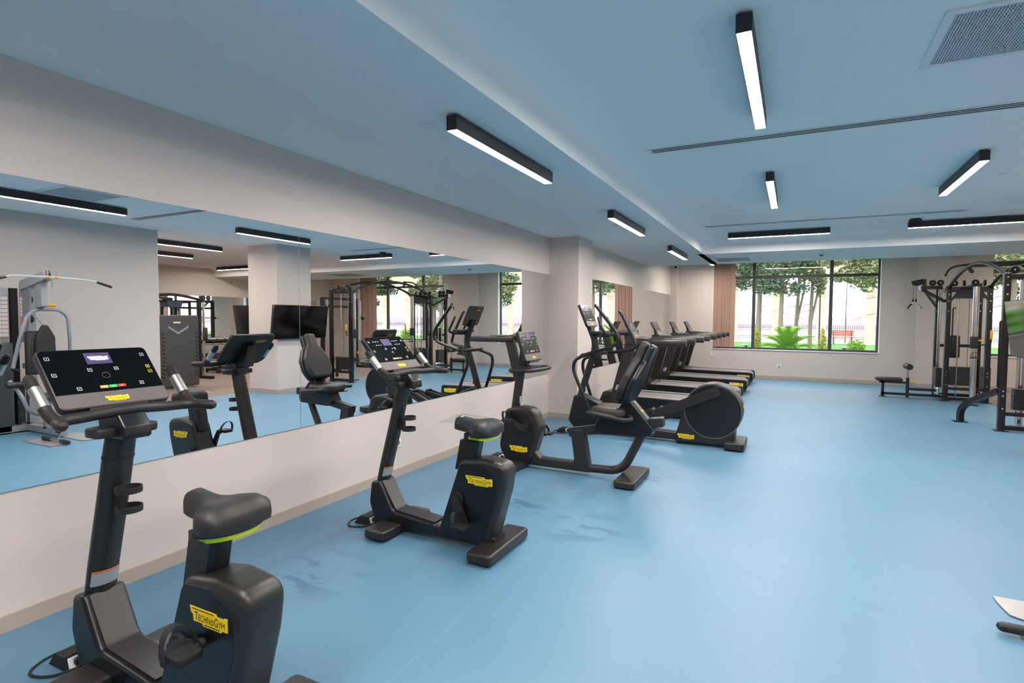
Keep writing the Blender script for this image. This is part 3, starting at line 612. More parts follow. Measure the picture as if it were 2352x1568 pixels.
# ------------------------------------------------------------------ recumbent bike
def recumbent(yc):
    t = thing('recumbent_bike', 'black recumbent bike with backrest seat and tall console', 'exercise bike', (1.45, yc, 0)); y = yc
    for n, x0, x1 in (('front_foot', .72, .965), ('rear_foot', 1.965, 2.165)):
        b = BM(); prism(b, [(x0, y-.31, .035), (x1, y-.31, .035), (x1, y+.31, .035), (x0, y+.31, .035)], .012, .075, .015, 3, plane='xy'); f = obj(n, b, M_BLK, t)
        for sy in (-.25, .25): b = BM(); disc_prism(b, ((x0+x1)/2, y+sy, .006), 'z', .03, .012, 16); obj('rubber_pad', b, M_RUBBER, f)
    b = BM(); prism(b, [(.755, .045, .07), (.662, .20, .16), (.742, .60, .05), (.90, .640, .10), (1.07, .625, .13), (1.15, .42, .14), (1.055, .135, .03), (.98, .045, .01)], y-.086, y+.086, .03, 5, n=9); h = obj('flywheel_housing', b, M_BLK, t)
    for sg in (-1, 1):
        b = BM(); prism(b, [(.77, .06, .06), (.68, .20, .15), (.757, .575, .05), (.89, .59, .08), (1.01, .57, .12), (1.095, .41, .13), (1.01, .06, .02)], y-.0875 if sg < 0 else y+.0845, y-.0845 if sg < 0 else y+.0875, .0008, 1, n=8); obj('side_cover', b, M_SIDE, h)
        badge(h, (.897, y+sg*.0878, .20), (1 if sg < 0 else -1, 0, 0), (0, 0, 1), .205)
    b = BM(); prism(b, [(.95, .04, .01), (1.66, .04, .01), (1.585, .455, .02), (1.45, .45, .02), (1.50, .125, .04), (1.125, .125, .05), (1.06, .2, .02)], y-.055, y+.055, .012, 3); obj('lower_frame', b, M_BLK, t)
    b = BM(); tube(b, fillet3([(1.60, y, .075), (1.97, y, .085), (2.19, y, .54)], .14, 8), .042, 14); obj('rear_tube', b, M_BLK, t)
    b = BM(); bar(b, (1.43, y, .415), (2.27, y, .575), .075, .085); r_ = obj('seat_rail', b, M_BLK, t)
    b = BM(); bar(b, (1.47, y, .425), (2.20, y, .563), .084, .03); obj('rail_groove', b, M_RUBBER, r_)
    b = BM(); prism(b, [(2.22, .53, .015), (2.36, .555, .02), (2.35, .645, .02), (2.215, .625, .015)], y-.05, y+.05, .008, 2); obj('rail_end_cap', b, M_BLK, t)
    b = BM(); tube(b, [(.815, y, .57), (.875, y, .99), (.885, y, 1.06)], [1, 1, 1], 20, flat=(.045, .05)); c = obj('column', b, M_BLK, t)
    b = BM(); prism(b, [(y-.034, .665), (y+.034, .665), (y+.034, .735), (y-.034, .735)], .8795, .884, plane='yz'); obj('warning_label', b, M_LABEL, c, False)
    b = BM(); loop = fillet3([(.87, y, 1.018), (.84, y-.12, 1.018), (.87, y-.255, 1.02), (1.10, y-.265, 1.03), (1.13, y-.1, 1.03), (1.13, y+.1, 1.03), (1.10, y+.265, 1.03), (.87, y+.255, 1.02), (.84, y+.12, 1.018), (.87, y, 1.018)], .06, 5)
    tube(b, loop, .020, 12); obj('handle_loop', b, M_FOAM, t)
    b = BM(); rbox(b, .86, 1.07, y-.12, y+.12, 1.02, 1.055, .008); obj('phone_tray', b, M_RUBBER, t)
    b = BM(); prism(b, [(.86, 1.04), (.96, 1.04), (.955, 1.30), (.90, 1.33)], y-.045, y+.045, .01, 2); obj('console_neck', b, M_BLK, t)
    console(t, (.936, 1.412), (1.036, 1.115), .20, digits=1)
    P = (.965, .42); pedal(t, P, 150, .17, -1, -.086); pedal(t, P, -30, .17, 1, .086)
    # seat
    b = BM(); prism(b, [(1.70, .50, .02), (1.78, .655, .02), (1.93, .68, .02), (1.985, .775, .03), (2.06, .775, .03), (2.275, .535, .03), (2.25, .46, .03), (1.78, .44, .04)], y-.085, y+.085, .012, 3); sc_ = obj('seat_carriage', b, M_SIDE, t)
    b = BM(); N = Vector((.64, 0, .57)).normalized(); Mx = frame_M((2.155, y, .668), (0, 1, 0), Vector((-.66, 0, .75)))
    prism(b, [(-.045, -.13), (.045, -.13), (.045, .13), (-.045, .13)], .0, .008, .001, 1, Mx, 'xy'); p_ = obj('back_plate', b, M_BAND, sc_); badge(p_, Mx @ Vector((0, .015, .0085)), (0, 1, 0), Vector((-.66, 0, .75)), .075)
    b = BM(); rings = []
    for s, hw, zt in ((0, .12, .5), (.015, .155, .85), (.06, .18, 1.0), (.15, .19, .97), (.25, .185, .93), (.31, .175, .9), (.335, .15, .6)):
        x = 1.685+s; ring = []
        for k in range(15):
            a = math.pi*k/14; q = math.cos(a); ring.append((x, y+hw*(abs(q)**.6)*(1 if q > 0 else -1), .655+.07*zt*math.sin(a)**.5-.016*math.exp(-(q/.4)**2)))
        ring += [(x, y-hw, .64), (x, y, .63), (x, y+hw, .64)]; rings.append(ring)
    loft(b, rings); obj('seat_cushion', b, M_PAD, t, ang=60)
    b = BM(); rbox(b, 1.72, 2.0, y-.16, y+.16, .60, .64, .015); obj('seat_pan', b, M_RUBBER, t)
    # backrest: wide lumbar part narrowing to a headrest, two shells
    B0 = Vector((1.985, y, .765)); UPV = Vector((.235, 0, .555)).normalized(); Mx = frame_M(B0, (0, 1, 0), UPV); Lb = .60
    out = [(-.15, 0, .05), (.15, 0, .05), (.205, .12, .10), (.20, .27, .08), (.125, .40, .05), (.085, .44, .04), (.075, Lb, .04), (-.075, Lb, .04), (-.085, .44, .04), (-.125, .40, .05), (-.20, .27, .08), (-.205, .12, .10)]
    b = BM(); prism(b, out, 0.0, .065, .02, 3, Mx, 'xy'); obj('backrest_shell', b, M_SIDE, t)
    b = BM(); prism(b, [(x*.97, z, r) for x, z, r in out], -.08, 0.0, .03, 4, Mx, 'xy'); obj('backrest_cushion', b, M_PAD, t, ang=60)
    for sg in (-1, 1):
        b = BM(); tube(b, fillet3([(1.70, y+sg*.245, .665), (1.86, y+sg*.25, .648), (2.05, y+sg*.25, .625), (2.10, y+sg*.19, .625), (2.06, y+sg*.08, .63)], .06, 6), .021, 12, round_end=True); obj('side_handle', b, M_FOAM, t)
    b = BM(); tube(b, [(1.97, y+.09, .60), (1.85, y+.24, .59)], .006, 8); l = obj('adjust_lever', b, M_STEEL, t)
    b = BM(); tube(b, [(1.87, y+.215, .592), (1.81, y+.29, .586)], .011, 10, round_end=True); obj('lever_knob', b, M_AMBER, l)
    return t
recumbent(5.2)

# ------------------------------------------------------------------ elliptical trainer
def elliptical(yc):
    t = thing('elliptical_trainer', 'black elliptical trainer with round drive housing and swing arms', 'elliptical trainer', (1.8, yc, 0)); y = yc
    b = BM(); prism(b, [(2.70, y-.27, .04), (2.925, y-.27, .04), (2.925, y+.27, .04), (2.70, y+.27, .04)], .012, .10, .016, 3, plane='xy'); obj('rear_foot', b, M_BLK, t)
    b = BM(); prism(b, [(.75, y-.27, .04), (.95, y-.27, .04), (.95, y+.27, .04), (.75, y+.27, .04)], .012, .075, .016, 3, plane='xy'); obj('front_foot', b, M_BLK, t)
    b = BM(); prism(b, [(.85, .03, .01), (2.2, .03, .01), (2.2, .12, .01), (1.35, .16, .04), (1.15, .13, .02), (.85, .13, .01)], y-.07, y+.07, .012, 3); obj('main_beam', b, M_BLK, t)
    b = BM(); prism(b, [(.79, .035, .04), (.675, .16, .08), (.755, .50, .02), (.865, .52, .02), (1.10, .43, .05), (1.18, .25, .06), (1.27, .035, .02)], y-.10, y+.10, .02, 4); obj('front_boot', b, M_SIDE, t)
    # drive housing
    b = BM(); c = (2.555, .44); R = .335; pts = [(2.10, .03, .01)]+[(c[0]+R*math.cos(a), c[1]+R*math.sin(a)) for a in [math.radians(165-k*205/30) for k in range(31)]]+[(2.80, .03, .01)]
    prism(b, pts, y-.145, y+.145, .02, 3); h = obj('drive_housing', b, M_BLK, t)
    for sg in (-1, 1):
        b = BM(); disc_prism(b, (c[0], y+sg*.1465, c[1]), 'y', .318, .012, 56, .003); d = obj('drive_disc', b, M_SIDE, h)
        b = BM(); nn = 56; loft(b, [[(c[0]+r*math.cos(2*math.pi*i/nn), y+sg*(.1445+dy), c[1]+r*math.sin(2*math.pi*i/nn)) for i in range(nn)] for r, dy in ((.333, 0), (.333, .006), (.321, .006), (.321, 0))], False); obj('disc_rim', b, M_BAND, h)
        badge(h, (2.245, y+sg*.1458, .103), (1 if sg < 0 else -1, 0, 0), (0, 0, 1), .205)
    badge(h, (2.8895, y, .50), (0, 1, 0), (-.15, 0, 1), .10)
    # column + head
    b = BM(); tube(b, fillet3([(.80, y, .44), (.945, y, .90), (1.01, y, 1.10), (1.02, y, 1.25), (.93, y, 1.46), (.905, y, 1.52)], .1, 5), 1, 20, flat=(.045, .05)); cl = obj('column', b, M_BLK, t)
    b = BM(); prism(b, [(y-.03, .56), (y+.03, .56), (y+.03, .63), (y-.03, .63)], .893, .90, plane='yz'); obj('warning_label', b, M_LABEL, cl, False)
    b = BM(); rbox(b, .97, 1.20, y-.13, y+.13, 1.33, 1.375, .01); obj('phone_tray', b, M_RUBBER, t)
    b = BM()
    for sg in (-1, 1): tube(b, fillet3([(1.02, y+sg*.03, 1.31), (1.16, y+sg*.17, 1.32), (1.22, y+sg*.20, 1.35), (1.15, y+sg*.21, 1.47), (1.12, y+sg*.19, 1.56)], .05, 5), .018, 12, round_end=True)
    obj('fixed_handle', b, M_FOAM, t)
    console(t, (.862, 1.735), (.985, 1.445), .205, digits=1)
    b = BM(); rbox(b, .98, 1.10, y-.045, y+.045, .98, 1.10, .01); hld = obj('bottle_holder', b, M_RUBBER, t)
    for z in (1.0, 1.085):
        b = BM(); cx = 1.15; nn = 24; loft(b, [[(cx+r*math.cos(2*math.pi*i/nn), y+r*math.sin(2*math.pi*i/nn), zz) for i in range(nn)] for r, zz in ((.043, z-.01), (.043, z+.01), (.038, z+.01), (.038, z-.01), (.043, z-.01))], False); obj('bottle_ring', b, M_RUBBER, t)
    PV = (.955, 1.065)
    b = BM(); tube(b, [(PV[0], y-.33, PV[1]), (PV[0], y+.33, PV[1])], .028, 14); obj('pivot_shaft', b, M_BLK, t)
    ARM = {-1: [(1.12, 1.715), (1.16, 1.665), (1.40, 1.375), (1.43, 1.255), (1.33, 1.18), (.985, 1.08), (.835, 1.0), (.818, .87), (1.09, .25)], 1: [(1.265, 1.645), (1.31, 1.58), (1.455, 1.30), (1.50, 1.15), (1.38, 1.11), (.99, 1.06), (.75, .98), (.735, .85), (.93, .25)]}
    for sg, kx in ((-1, 0), (1, 1)):
        yy = y+sg*.30
        b = BM(); tube(b, fillet3([(x_, yy, z_) for x_, z_ in ARM[sg]], .10, 7), .0225, 14, round_end=True); obj('swing_arm', b, M_STEEL, t)
        e = (ARM[sg][-1][0], yy, ARM[sg][-1][1]); ez = (.70, .40)[kx]; ex = (2.63, 2.36)[kx]; yb = y+sg*.185
        b = BM(); bar(b, (e[0], yy-sg*.03, e[2]), (1.75, yy-sg*.06, e[2]+.0), .035, .05); obj('foot_link', b, M_STEEL, t)
        b = BM(); bar(b, (1.60, yb, e[2]-.03), (ex, yb, ez), .045, .115); obj('pedal_beam', b, M_BLK, t)
        b = BM(); sl = math.atan2(ez-e[2]+.03, ex-1.6); Mx = Matrix.Translation((1.70, y+sg*.20, e[2]+.05)) @ Matrix.Rotation(-sl, 4, 'Y')
        rbox(b, -.18, .20, -.07, .07, -.02, .02, .012, 2, Mx); rbox(b, .17, .20, -.07, .07, .0, .06, .008, 2, Mx); box(b, -.18, .18, -.07, -.058, 0, .045, Mx); box(b, -.18, .18, .058, .07, 0, .045, Mx); obj('foot_plate', b, M_BLK, t)
    return t
elliptical(7.2)

# ------------------------------------------------------------------ treadmills
def treadmill(yc, label):
    t = thing('treadmill', label, 'treadmill', (1.65, yc, 0), 'row of treadmills'); y = yc; W = .42
    for sg in (-1, 1):
        b = BM(); prism(b, [(.62, .05, .02), (2.52, .05, .03), (2.575, .12, .03), (2.56, .285, .05), (.62, .315, .05)], y+sg*(W-.045)-.045, y+sg*(W-.045)+.045, .012, 3); r = obj('side_rail', b, M_SIDE, t)
        b = BM(); prism(b, [(1.0, .302), (2.50, .284), (2.50, .300), (1.0, .318)], y+sg*(W-.045)-.038, y+sg*(W-.045)+.038, .003, 1); obj('side_tread', b, M_TREAD, r)
        badge(r, (2.36, y+sg*(W+.0004), .19), (1 if sg < 0 else -1, 0, 0), (0, 0, 1), .27)
        b = BM(); loft(b, [[(x+dx, y+sg*(W+.0)+dy, z) for dx, dy in ((-.085, -.035), (.085, -.035), (.085, .035), (-.085, .035))] for x, z in ((.80, .06), (1.10, 1.20))]); u = obj('upright', b, M_BLK, t)
        b = BM(); xx = .80+(.43-.06)*.263; prism(b, [(xx-.045, .40), (xx+.025, .40), (xx+.047, .485), (xx-.023, .485)], y+sg*(W+.0355) if sg > 0 else y-W-.0375, y+W+.0375 if sg > 0 else y-W-.0355, plane='xz'); obj('warning_label', b, M_LABEL, u, False)
        b = BM(); prism(b, [(y+sg*W-.05, 1.12, .035), (y+sg*W+.05, 1.12, .02), (y+sg*W+.05, 1.225, .035), (y+sg*W-.05, 1.225, .035)], 1.02, 1.95, .012, 3, plane='yz'); obj('handrail', b, M_BLK, t)
    b = BM(); prism(b, [(.95, .302), (2.47, .284), (2.545, .235, .04), (2.55, .12, .03), (2.50, .09), (.95, .09)], y-W+.093, y+W-.093, .006, 2); obj('running_belt', b, M_BELT, t)
    b = BM(); prism(b, [(.50, .06, .04), (1.02, .06, .02), (1.0, .34, .06), (.62, .36, .08)], y-W+.06, y+W-.06, .02, 3); obj('motor_cover', b, M_BLK, t)
    b = BM()
    for sx in (.7, 2.4):
        for sy in (-.35, .35): disc_prism(b, (sx, y+sy, .026), 'z', .035, .052, 14)
    obj('levelling_foot', b, M_RUBBER, t)
    b = BM(); prism(b, [(1.0, 1.135, .03), (1.14, 1.135, .03), (1.24, 1.20, .02), (1.12, 1.255, .03), (.98, 1.25, .03)], y-W+.05, y+W-.05, .012, 3); cr = obj('cross_bar', b, M_BLK, t)
    b = BM(); rbox(b, 1.18, 1.36, y-W-.02, y-W+.075, 1.222, 1.25, .012); obj('control_pod', b, M_BAND, cr)
    b = BM(); prism(b, [(.98, 1.20), (1.06, 1.20), (1.0, 1.36), (.95, 1.36)], y-.08, y+.08, .01, 2); obj('console_neck', b, M_BLK, t)
    console(t, (.945, 1.495), (1.085, 1.235), .225, notch=False)
    return t
for yc, lab in ((9.2, 'treadmill nearest the wall pillar, next to the elliptical trainer'), (11.04, 'second treadmill in the row counted from the pillar'), (12.88, 'third treadmill in the row counted from the pillar'), (14.72, 'last treadmill in the row, beside the window wall')): treadmill(yc, lab)

# ------------------------------------------------------------------ floor sockets with plugs
def floor_socket(x, y, label):
    t = thing('floor_socket', label, 'power socket', (x, y, 0), 'floor power sockets')
    b = BM(); prism(b, [(x-.075, 0), (x+.075, 0), (x+.055, .062), (x-.02, .062)], y-.065, y+.065); obj('wedge_box', b, M_RUBBER, t, False)
    Mx = frame_M((x+.0665, y, .031), (0, 1, 0), Vector((-.02, 0, .062)))
    b = BM(); rbox(b, -.055, .055, -.024, .024, 0, .006, .002, 1, Mx); f = obj('socket_plate', b, M_WHITE, t)
    b = BM(); prism(b, [(-.02+.018*math.cos(a), .018*math.sin(a)) for a in [2*math.pi*k/16 for k in range(16)]], .006, .034, .004, 2, Mx, 'xy'); obj('plug', b, M_RUBBER, t)
    b = BM(); tube(b, fillet3([(x+.09, y-.02, .05), (x+.13, y-.03, .03), (x+.06, y-.12, .008), (x-.06, y-.16, .007), (x-.13, y-.04, .007), (x-.07, y+.12, .007), (x+.08, y+.13, .007), (x+.16, y+.05, .007)], .06, 6), .0055, 8); obj('cable', b, M_RUBBER, t)
floor_socket(.56, 1.29, 'floor power socket with plug at the bare-saddle bike'); floor_socket(.56, 3.22, 'floor power socket with plug at the wrapped-saddle bike')
floor_socket(.52, 5.33, 'floor power socket with plug at the recumbent bike'); floor_socket(.62, 7.05, 'floor power socket with tangled cable by the pillar')
# ================================================================== STRENGTH MACHINES
def sq(bm, x, y, z0, z1, w=.075, d=None):
    d = d or w; return prism(bm, [(x-w/2, y-d/2, .008), (x+w/2, y-d/2, .008), (x+w/2, y+d/2, .008), (x-w/2, y+d/2, .008)], z0, z1, .002, 1, plane='xy', n=2)
def part(n, m, t, f, smooth=True):
    b = BM(); f(b); return obj(n, b, m, t, smooth)
def pulley(t, c, axis, r=.06):
    p = part('pulley', M_RUBBER, t, lambda b: disc_prism(b, c, axis, r, .032, 24, .006))
    part('axle_bolt', M_CHROME, p, lambda b: disc_prism(b, c, axis, .012, .046, 10)); return p
def bolts(t, pts, axis='y', r=.012):
    def f(b):
        for c in pts: disc_prism(b, c, axis, r, .012, 8)
    o = part('bolts', M_CHROME, t, f); o['kind'] = 'stuff'
def stack(t, x, y, z0, z1, w, d, n):
    """weight stack: every plate its own part"""
    h = (z1-z0)/n
    for k in range(n):
        part('weight_plate', M_IRON, t, lambda b: rbox(b, x-w/2, x+w/2, y-d/2, y+d/2, z0+k*h+.0008, z0+(k+1)*h-.0008, .003, 1), False)
CS = thing('cable_station', 'black cable crossover station with arched pull-up beams and row bench', 'cable machine', (6.36, 11.8, 0)); t = CS
NY, FY, XA, XB, ZP = 10.12, 13.4, 6.055, 6.68, 2.225
for x, y in ((XA, NY), (XB, NY), (XA, FY), (XB, FY), (6.02, 14.12), (6.70, 14.12)):
    z1 = ZP if y < 14 else 2.19
    p = part('post', M_STEEL, t, lambda b: sq(b, x, y, .008, z1, .08)); part('foot_plate', M_STEEL, t, lambda b: box(b, x-.08, x+.08, y-.07, y+.07, 0, .008), False)
    bolts(p, [(x, y-.041, z) for z in ((2.17, 2.06, 1.93, 1.74, .57, .50, .32) if y < 14 else (1.9, 1.75, .6))])
for y0, y1, pk in ((NY, FY, 2.50),):
    for x in (XA, XB):
        def f(b, x=x):
            pts = []
            for k in range(25):
                s = k/24; pts.append((x, y0+(y1-y0)*s, 2.17+(pk-2.17)*math.sin(math.pi*s)**.8))
            tube(b, pts, .03, 12)
        part('arched_beam', M_STEEL, t, f)
for s in (.42, .52, .62): part('rung', M_STEEL, t, lambda b: tube(b, [(XA, NY+(FY-NY)*s, 2.495), (XB, NY+(FY-NY)*s, 2.495)], .016, 10))
for yy in (12.25,):
    part('pull_up_grip', M_FOAM, t, lambda b: tube(b, fillet3([(6.10, yy-.05, 2.53), (5.93, yy+.1, 2.52), (5.84, yy+.14, 2.47), (5.80, yy+.16, 2.36)], .05), .018, 10, round_end=True))
    part('pull_up_grip', M_FOAM, t, lambda b: tube(b, fillet3([(6.63, yy-.05, 2.53), (6.80, yy+.1, 2.52), (6.89, yy+.14, 2.47), (6.93, yy+.16, 2.36)], .05), .018, 10, round_end=True))
    part('grip_bracket', M_STEEL, t, lambda b: (bar(b, (6.055, yy-.05, 2.54), (6.12, yy-.02, 2.42), .03, .05), disc_prism(b, (6.13, yy-.02, 2.41), 'y', .03, .04, 14)))
for y in (NY, FY, 14.12):
    for z, h in ((2.17, .07), (.05, .06)): part('cross_beam', M_STEEL, t, lambda b: box(b, XA+.04, XB-.04, y-.03, y+.03, z-h/2, z+h/2), False)
for y in (NY, FY): part('low_shelf_beam', M_STEEL, t, lambda b: box(b, XA+.04, XB-.04, y-.025, y+.025, .22, .27), False)
for x in (6.035, 6.69):
    for z in (2.15, .06): part('side_beam', M_STEEL, t, lambda b: box(b, x-.03, x+.03, FY+.04, 14.08, z-.03, z+.03), False)
part('stabiliser_leg', M_STEEL, t, lambda b: tube(b, fillet3([(6.03, 10.16, .565), (5.80, 10.60, .335), (5.73, 10.74, .20), (5.73, 10.74, .005)], .16, 7), 1, 4, flat=(.05, .05)))
part('leg_plate', M_STEEL, t, lambda b: box(b, 5.64, 5.82, 10.66, 10.82, 0, .008), False)
# crossover towers: chrome column, carriage, stack
for y, yc, sg in ((NY, 10.55, 1), (FY, 12.92, -1)):
    x = 6.365
    c = part('chrome_column', M_CHROME, t, lambda b: cyl(b, (x, yc, .02), (x, yc, 2.20), .048, 24))
    part('column_foot', M_STEEL, t, lambda b: box(b, x-.08, x+.08, yc-.08, yc+.08, 0, .02), False)
    part('column_cap', M_STEEL, t, lambda b: (box(b, x-.05, x+.05, min(y, yc)-.0, max(y, yc), 2.17, 2.225), box(b, x-.07, x+.07, yc-.05, yc+.05, 2.18, 2.235)), False)
    s_ = part('carriage', M_RUBBER, t, lambda b: rbox(b, x-.06, x+.05, yc-.055, yc+.055, 1.05, 1.27, .012))
    part('carriage_lever', M_STEEL, s_, lambda b: tube(b, fillet3([(x+.05, yc, 1.12), (x+.2, yc-.02, 1.12), (x+.235, yc-.02, 1.17), (x+.235, yc-.02, 1.26)], .04), .012, 10))
    part('amber_grip', M_AMBER, s_, lambda b: tube(b, [(x+.235, yc-.02, 1.24), (x+.235, yc-.02, 1.37)], .022, 12, round_end=True))
    part('amber_knob', M_AMBER, s_, lambda b: tube(b, [(x+.05, yc-.04, 1.2), (x+.115, yc-.04, 1.2)], .014, 10, round_end=True))
    stack(t, x-.02 if sg < 0 else x+.03, y+(.03 if sg > 0 else .10)+.07, .30, .66 if sg < 0 else .60, .40, .11, 12)
    for dx in (-.12, .12): part('guide_rod', M_CHROME, t, lambda b: cyl(b, (x+dx, y+.12, .1), (x+dx, y+.12, 2.14), .011, 10))
    part('cable', M_RUBBER, t, lambda b: tube(b, [(x+.04, y+.12, .66), (x+.04, y+.12, 2.2)], .004, 6))
    for k, (dx, dz) in enumerate(((-.22, .05), (-.07, .05), (.10, .06), (.24, .05))): pulley(t, (x+dx, y+.05, ZP+dz), 'y' if k % 2 == 0 else 'x', .058)
    pulley(t, (x+.2, y+.05, .16), 'y', .05)
for x, y0, z0, z1 in ((XA-.055, NY+.02, .62, 1.55), (XA+.065, FY-.03, 1.05, 1.80)): part('upright_handle', M_CHROME if False else M_STEEL, t, lambda b: tube(b, fillet3([(x+.04, y0, z1), (x, y0-.03, z1), (x, y0-.03, z0), (x+.04, y0, z0)], .04), .013, 10))
# far tower, lat boom and stacks on the left side
part('head_panel', M_BLUEP, t, lambda b: prism(b, [(6.12, 1.98), (6.60, 1.98), (6.56, 2.13, .03), (6.20, 2.13, .03)], FY-.06, FY-.045))
for x0, x1 in ((XA+.02, 6.20), (XB-.02, 6.53)): part('gusset', M_STEEL, t, lambda b: bar(b, (x0, FY-.05, 1.93), (x1, FY-.05, 2.12), .012, .035))
stack(t, 5.99, 13.76, .24, .62, .10, .30, 12)
for dy in (-.09, .09): part('guide_rod', M_CHROME, t, lambda b: cyl(b, (5.99, 13.76+dy, .1), (5.99, 13.76+dy, 2.12), .011, 10))
stack(t, 6.74, 13.76, .24, .66, .10, .32, 12)
for dy in (-.09, .09): part('guide_rod', M_CHROME, t, lambda b: cyl(b, (6.74, 13.76+dy, .1), (6.74, 13.76+dy, 2.12), .011, 10))
part('lat_boom', M_STEEL, t, lambda b: box(b, 5.66, 6.02, 13.72, 13.79, 2.18, 2.25), False)
part('boom_end', M_WHITE, t, lambda b: rbox(b, 5.645, 5.665, 13.71, 13.80, 2.165, 2.26, .006))
part('boom_brace', M_STEEL, t, lambda b: bar(b, (5.70, 13.755, 2.17), (6.0, 13.42, 1.93), .04, .05)); part('boom_brace', M_STEEL, t, lambda b: bar(b, (5.74, 13.76, 2.16), (6.0, 14.1, 1.85), .04, .05))
part('pulley_housing', M_RUBBER, t, lambda b: prism(b, [(5.50, 2.345, .02), (5.70, 2.395, .02), (5.73, 2.30, .02), (5.62, 2.255, .03), (5.54, 2.26, .03)], 13.73, 13.78, .006, 2))
part('housing_post', M_STEEL, t, lambda b: box(b, 5.69, 5.755, 13.735, 13.775, 2.25, 2.39), False)
for x in (5.86, 5.985): pulley(t, (x, 13.755, 2.31), 'y', .058)
part('boom_cable', M_RUBBER, t, lambda b: [tube(b, [(x, 13.755, 1.99), (x, 13.755, 2.30)], .003, 6) for x in (5.545, 5.595)])
part('back_pad', M_PAD, t, lambda b: rbox(b, 6.24, 6.43, 14.17, 14.23, .80, 1.26, .03, 3)); part('pad_arm', M_STEEL, t, lambda b: box(b, 6.05, 6.66, 14.155, 14.175, 1.02, 1.08), False)
# low row bench
yb = 13.6
part('bench_pad', M_PAD, t, lambda b: rbox(b, 4.93, 5.39, yb-.13, yb+.13, .325, .395, .028, 3))
part('bench_frame', M_STEEL, t, lambda b: (box(b, 5.04, 5.09, yb-.025, yb+.025, .008, .32), box(b, 5.0, 5.51, yb-.025, yb+.025, .28, .32), box(b, 5.455, 5.51, yb-.028, yb+.028, .008, .40), box(b, 5.04, 6.0, yb-.025, yb+.025, .04, .09), box(b, 5.5, 6.0, yb-.025, yb+.025, .15, .20)), False)
part('bench_foot', M_STEEL, t, lambda b: box(b, 5.0, 5.12, yb-.1, yb+.1, 0, .008), False)
part('roller_post', M_CHROME, t, lambda b: cyl(b, (5.48, yb, .38), (5.48, yb, .60), .017, 12))
part('roller_axle', M_STEEL, t, lambda b: cyl(b, (5.48, yb-.2, .63), (5.48, yb+.2, .63), .012, 10))
for sg in (-1, 1):
    r_ = part('foam_roller', M_FOAM, t, lambda b: tube(b, [(5.48, yb+sg*.02, .63), (5.48, yb+sg*.03, .63), (5.48, yb+sg*.19, .63), (5.48, yb+sg*.20, .63)], [.055, .062, .062, .055], 22))
    part('roller_cap', M_RUBBER, r_, lambda b: disc_prism(b, (5.48, yb+sg*.203, .63), 'y', .03, .008, 18))
part('pull_pin', M_AMBER, t, lambda b: tube(b, [(5.51, yb-.01, .345), (5.60, yb-.01, .345)], .011, 10, round_end=True))
part('foot_rest', M_CHROME, t, lambda b: rbox(b, 5.93, 5.98, yb-.14, yb+.14, .10, .25, .01))
# handles that hang on the station
h = thing('pull_handle', 'v-shaped chrome pull handle hanging from the lat boom', 'cable handle', (5.57, 13.755, 1.80))
for x in (5.545, 5.595): part('cable_stop', M_RUBBER, h, lambda b: cyl(b, (x, 13.755, 1.93), (x, 13.755, 1.99), .016, 10)); part('snap_hook', M_CHROME, h, lambda b: cyl(b, (x, 13.755, 1.885), (x, 13.755, 1.93), .007, 8))
part('bar', M_CHROME, h, lambda b: tube(b, [(5.535, 13.755, 1.885), (5.605, 13.755, 1.885)], .016, 12))
for sg in (-1, 1): part('grip', M_FOAM if sg < 0 else M_CHROME, h, lambda b: tube(b, [(5.57+sg*.04, 13.755, 1.885), (5.57+sg*.075, 13.74, 1.865), (5.57+sg*.115, 13.70, 1.80)], .016, 12))
for (x, y, z, lab) in ((6.36, 12.845, 1.0, 'black stirrup handle hanging on the chrome column'), (6.52, 10.45, .34, 'black stirrup handle hanging beside the near weight stack')):
    h = thing('stirrup_handle', lab, 'cable handle', (x, y, z-.14))
    part('strap', M_RUBBER, h, lambda b: tube(b, fillet3([(x-.06, y, z-.11), (x-.055, y, z-.05), (x, y, z), (x+.055, y, z-.05), (x+.06, y, z-.11)], .04), 1, 8, flat=(.004, .014)))
    part('grip', M_FOAM, h, lambda b: tube(b, [(x-.066, y, z-.115), (x+.066, y, z-.115)], .014, 12)); part('snap_hook', M_CHROME, h, lambda b: tube(b, [(x, y, z-.003), (x, y, z+.055)], .008, 8))

# ------------------------------------------------------------------ grey multi gym (its foot plate shows at the lower right, the rest in the mirror)
G = thing('multi_gym', 'silver multi gym with lat bar and grey weight shroud', 'weight machine', (5.6, 3.75, 0)); t = G
part('weight_shroud', M_GREYP, t, lambda b: prism(b, [(5.80, 3.05, .05), (6.25, 3.05, .05), (6.25, 3.58, .05), (5.80, 3.58, .05)], .02, 1.20, .01, 2, plane='xy'))
part('upper_shroud', M_ALU, t, lambda b: prism(b, [(3.12, 1.20), (3.60, 1.20), (3.60, 1.93, .04), (3.12, 1.97, .04)], 5.95, 6.10, .008, 2, plane='yz'))
part('guide_panel', M_DUCT, t, lambda b: box(b, 5.96, 6.02, 3.62, 3.70, .1, 1.93), False)
for y0, y1 in ((3.44, 3.585), (3.71, 3.83)):
    pn = part('exercise_chart', M_CHART, t, lambda b: box(b, 5.94, 5.945, y0, y1, 1.27 if y0 < 3.5 else 1.28, 1.82), False)
    n = 0
    for k in range(10):
        for c in range(2):
            w = (y1-y0-.018)/2; z = 1.285+k*.0535
            if z < 1.78 and not (y0 > 3.5 and 2 < k < 5): part('chart_cell', M_WHITE, pn, lambda b: box(b, 5.937, 5.94, y0+.006+c*(w+.006), y0+.006+c*(w+.006)+w, z, z+.042), False)
part('main_column', M_ALU, t, lambda b: prism(b, [(5.88, 3.76), (5.97, 3.76), (5.97, 3.86), (5.88, 3.86)], .02, 1.95, .004, 1, plane='xy'))
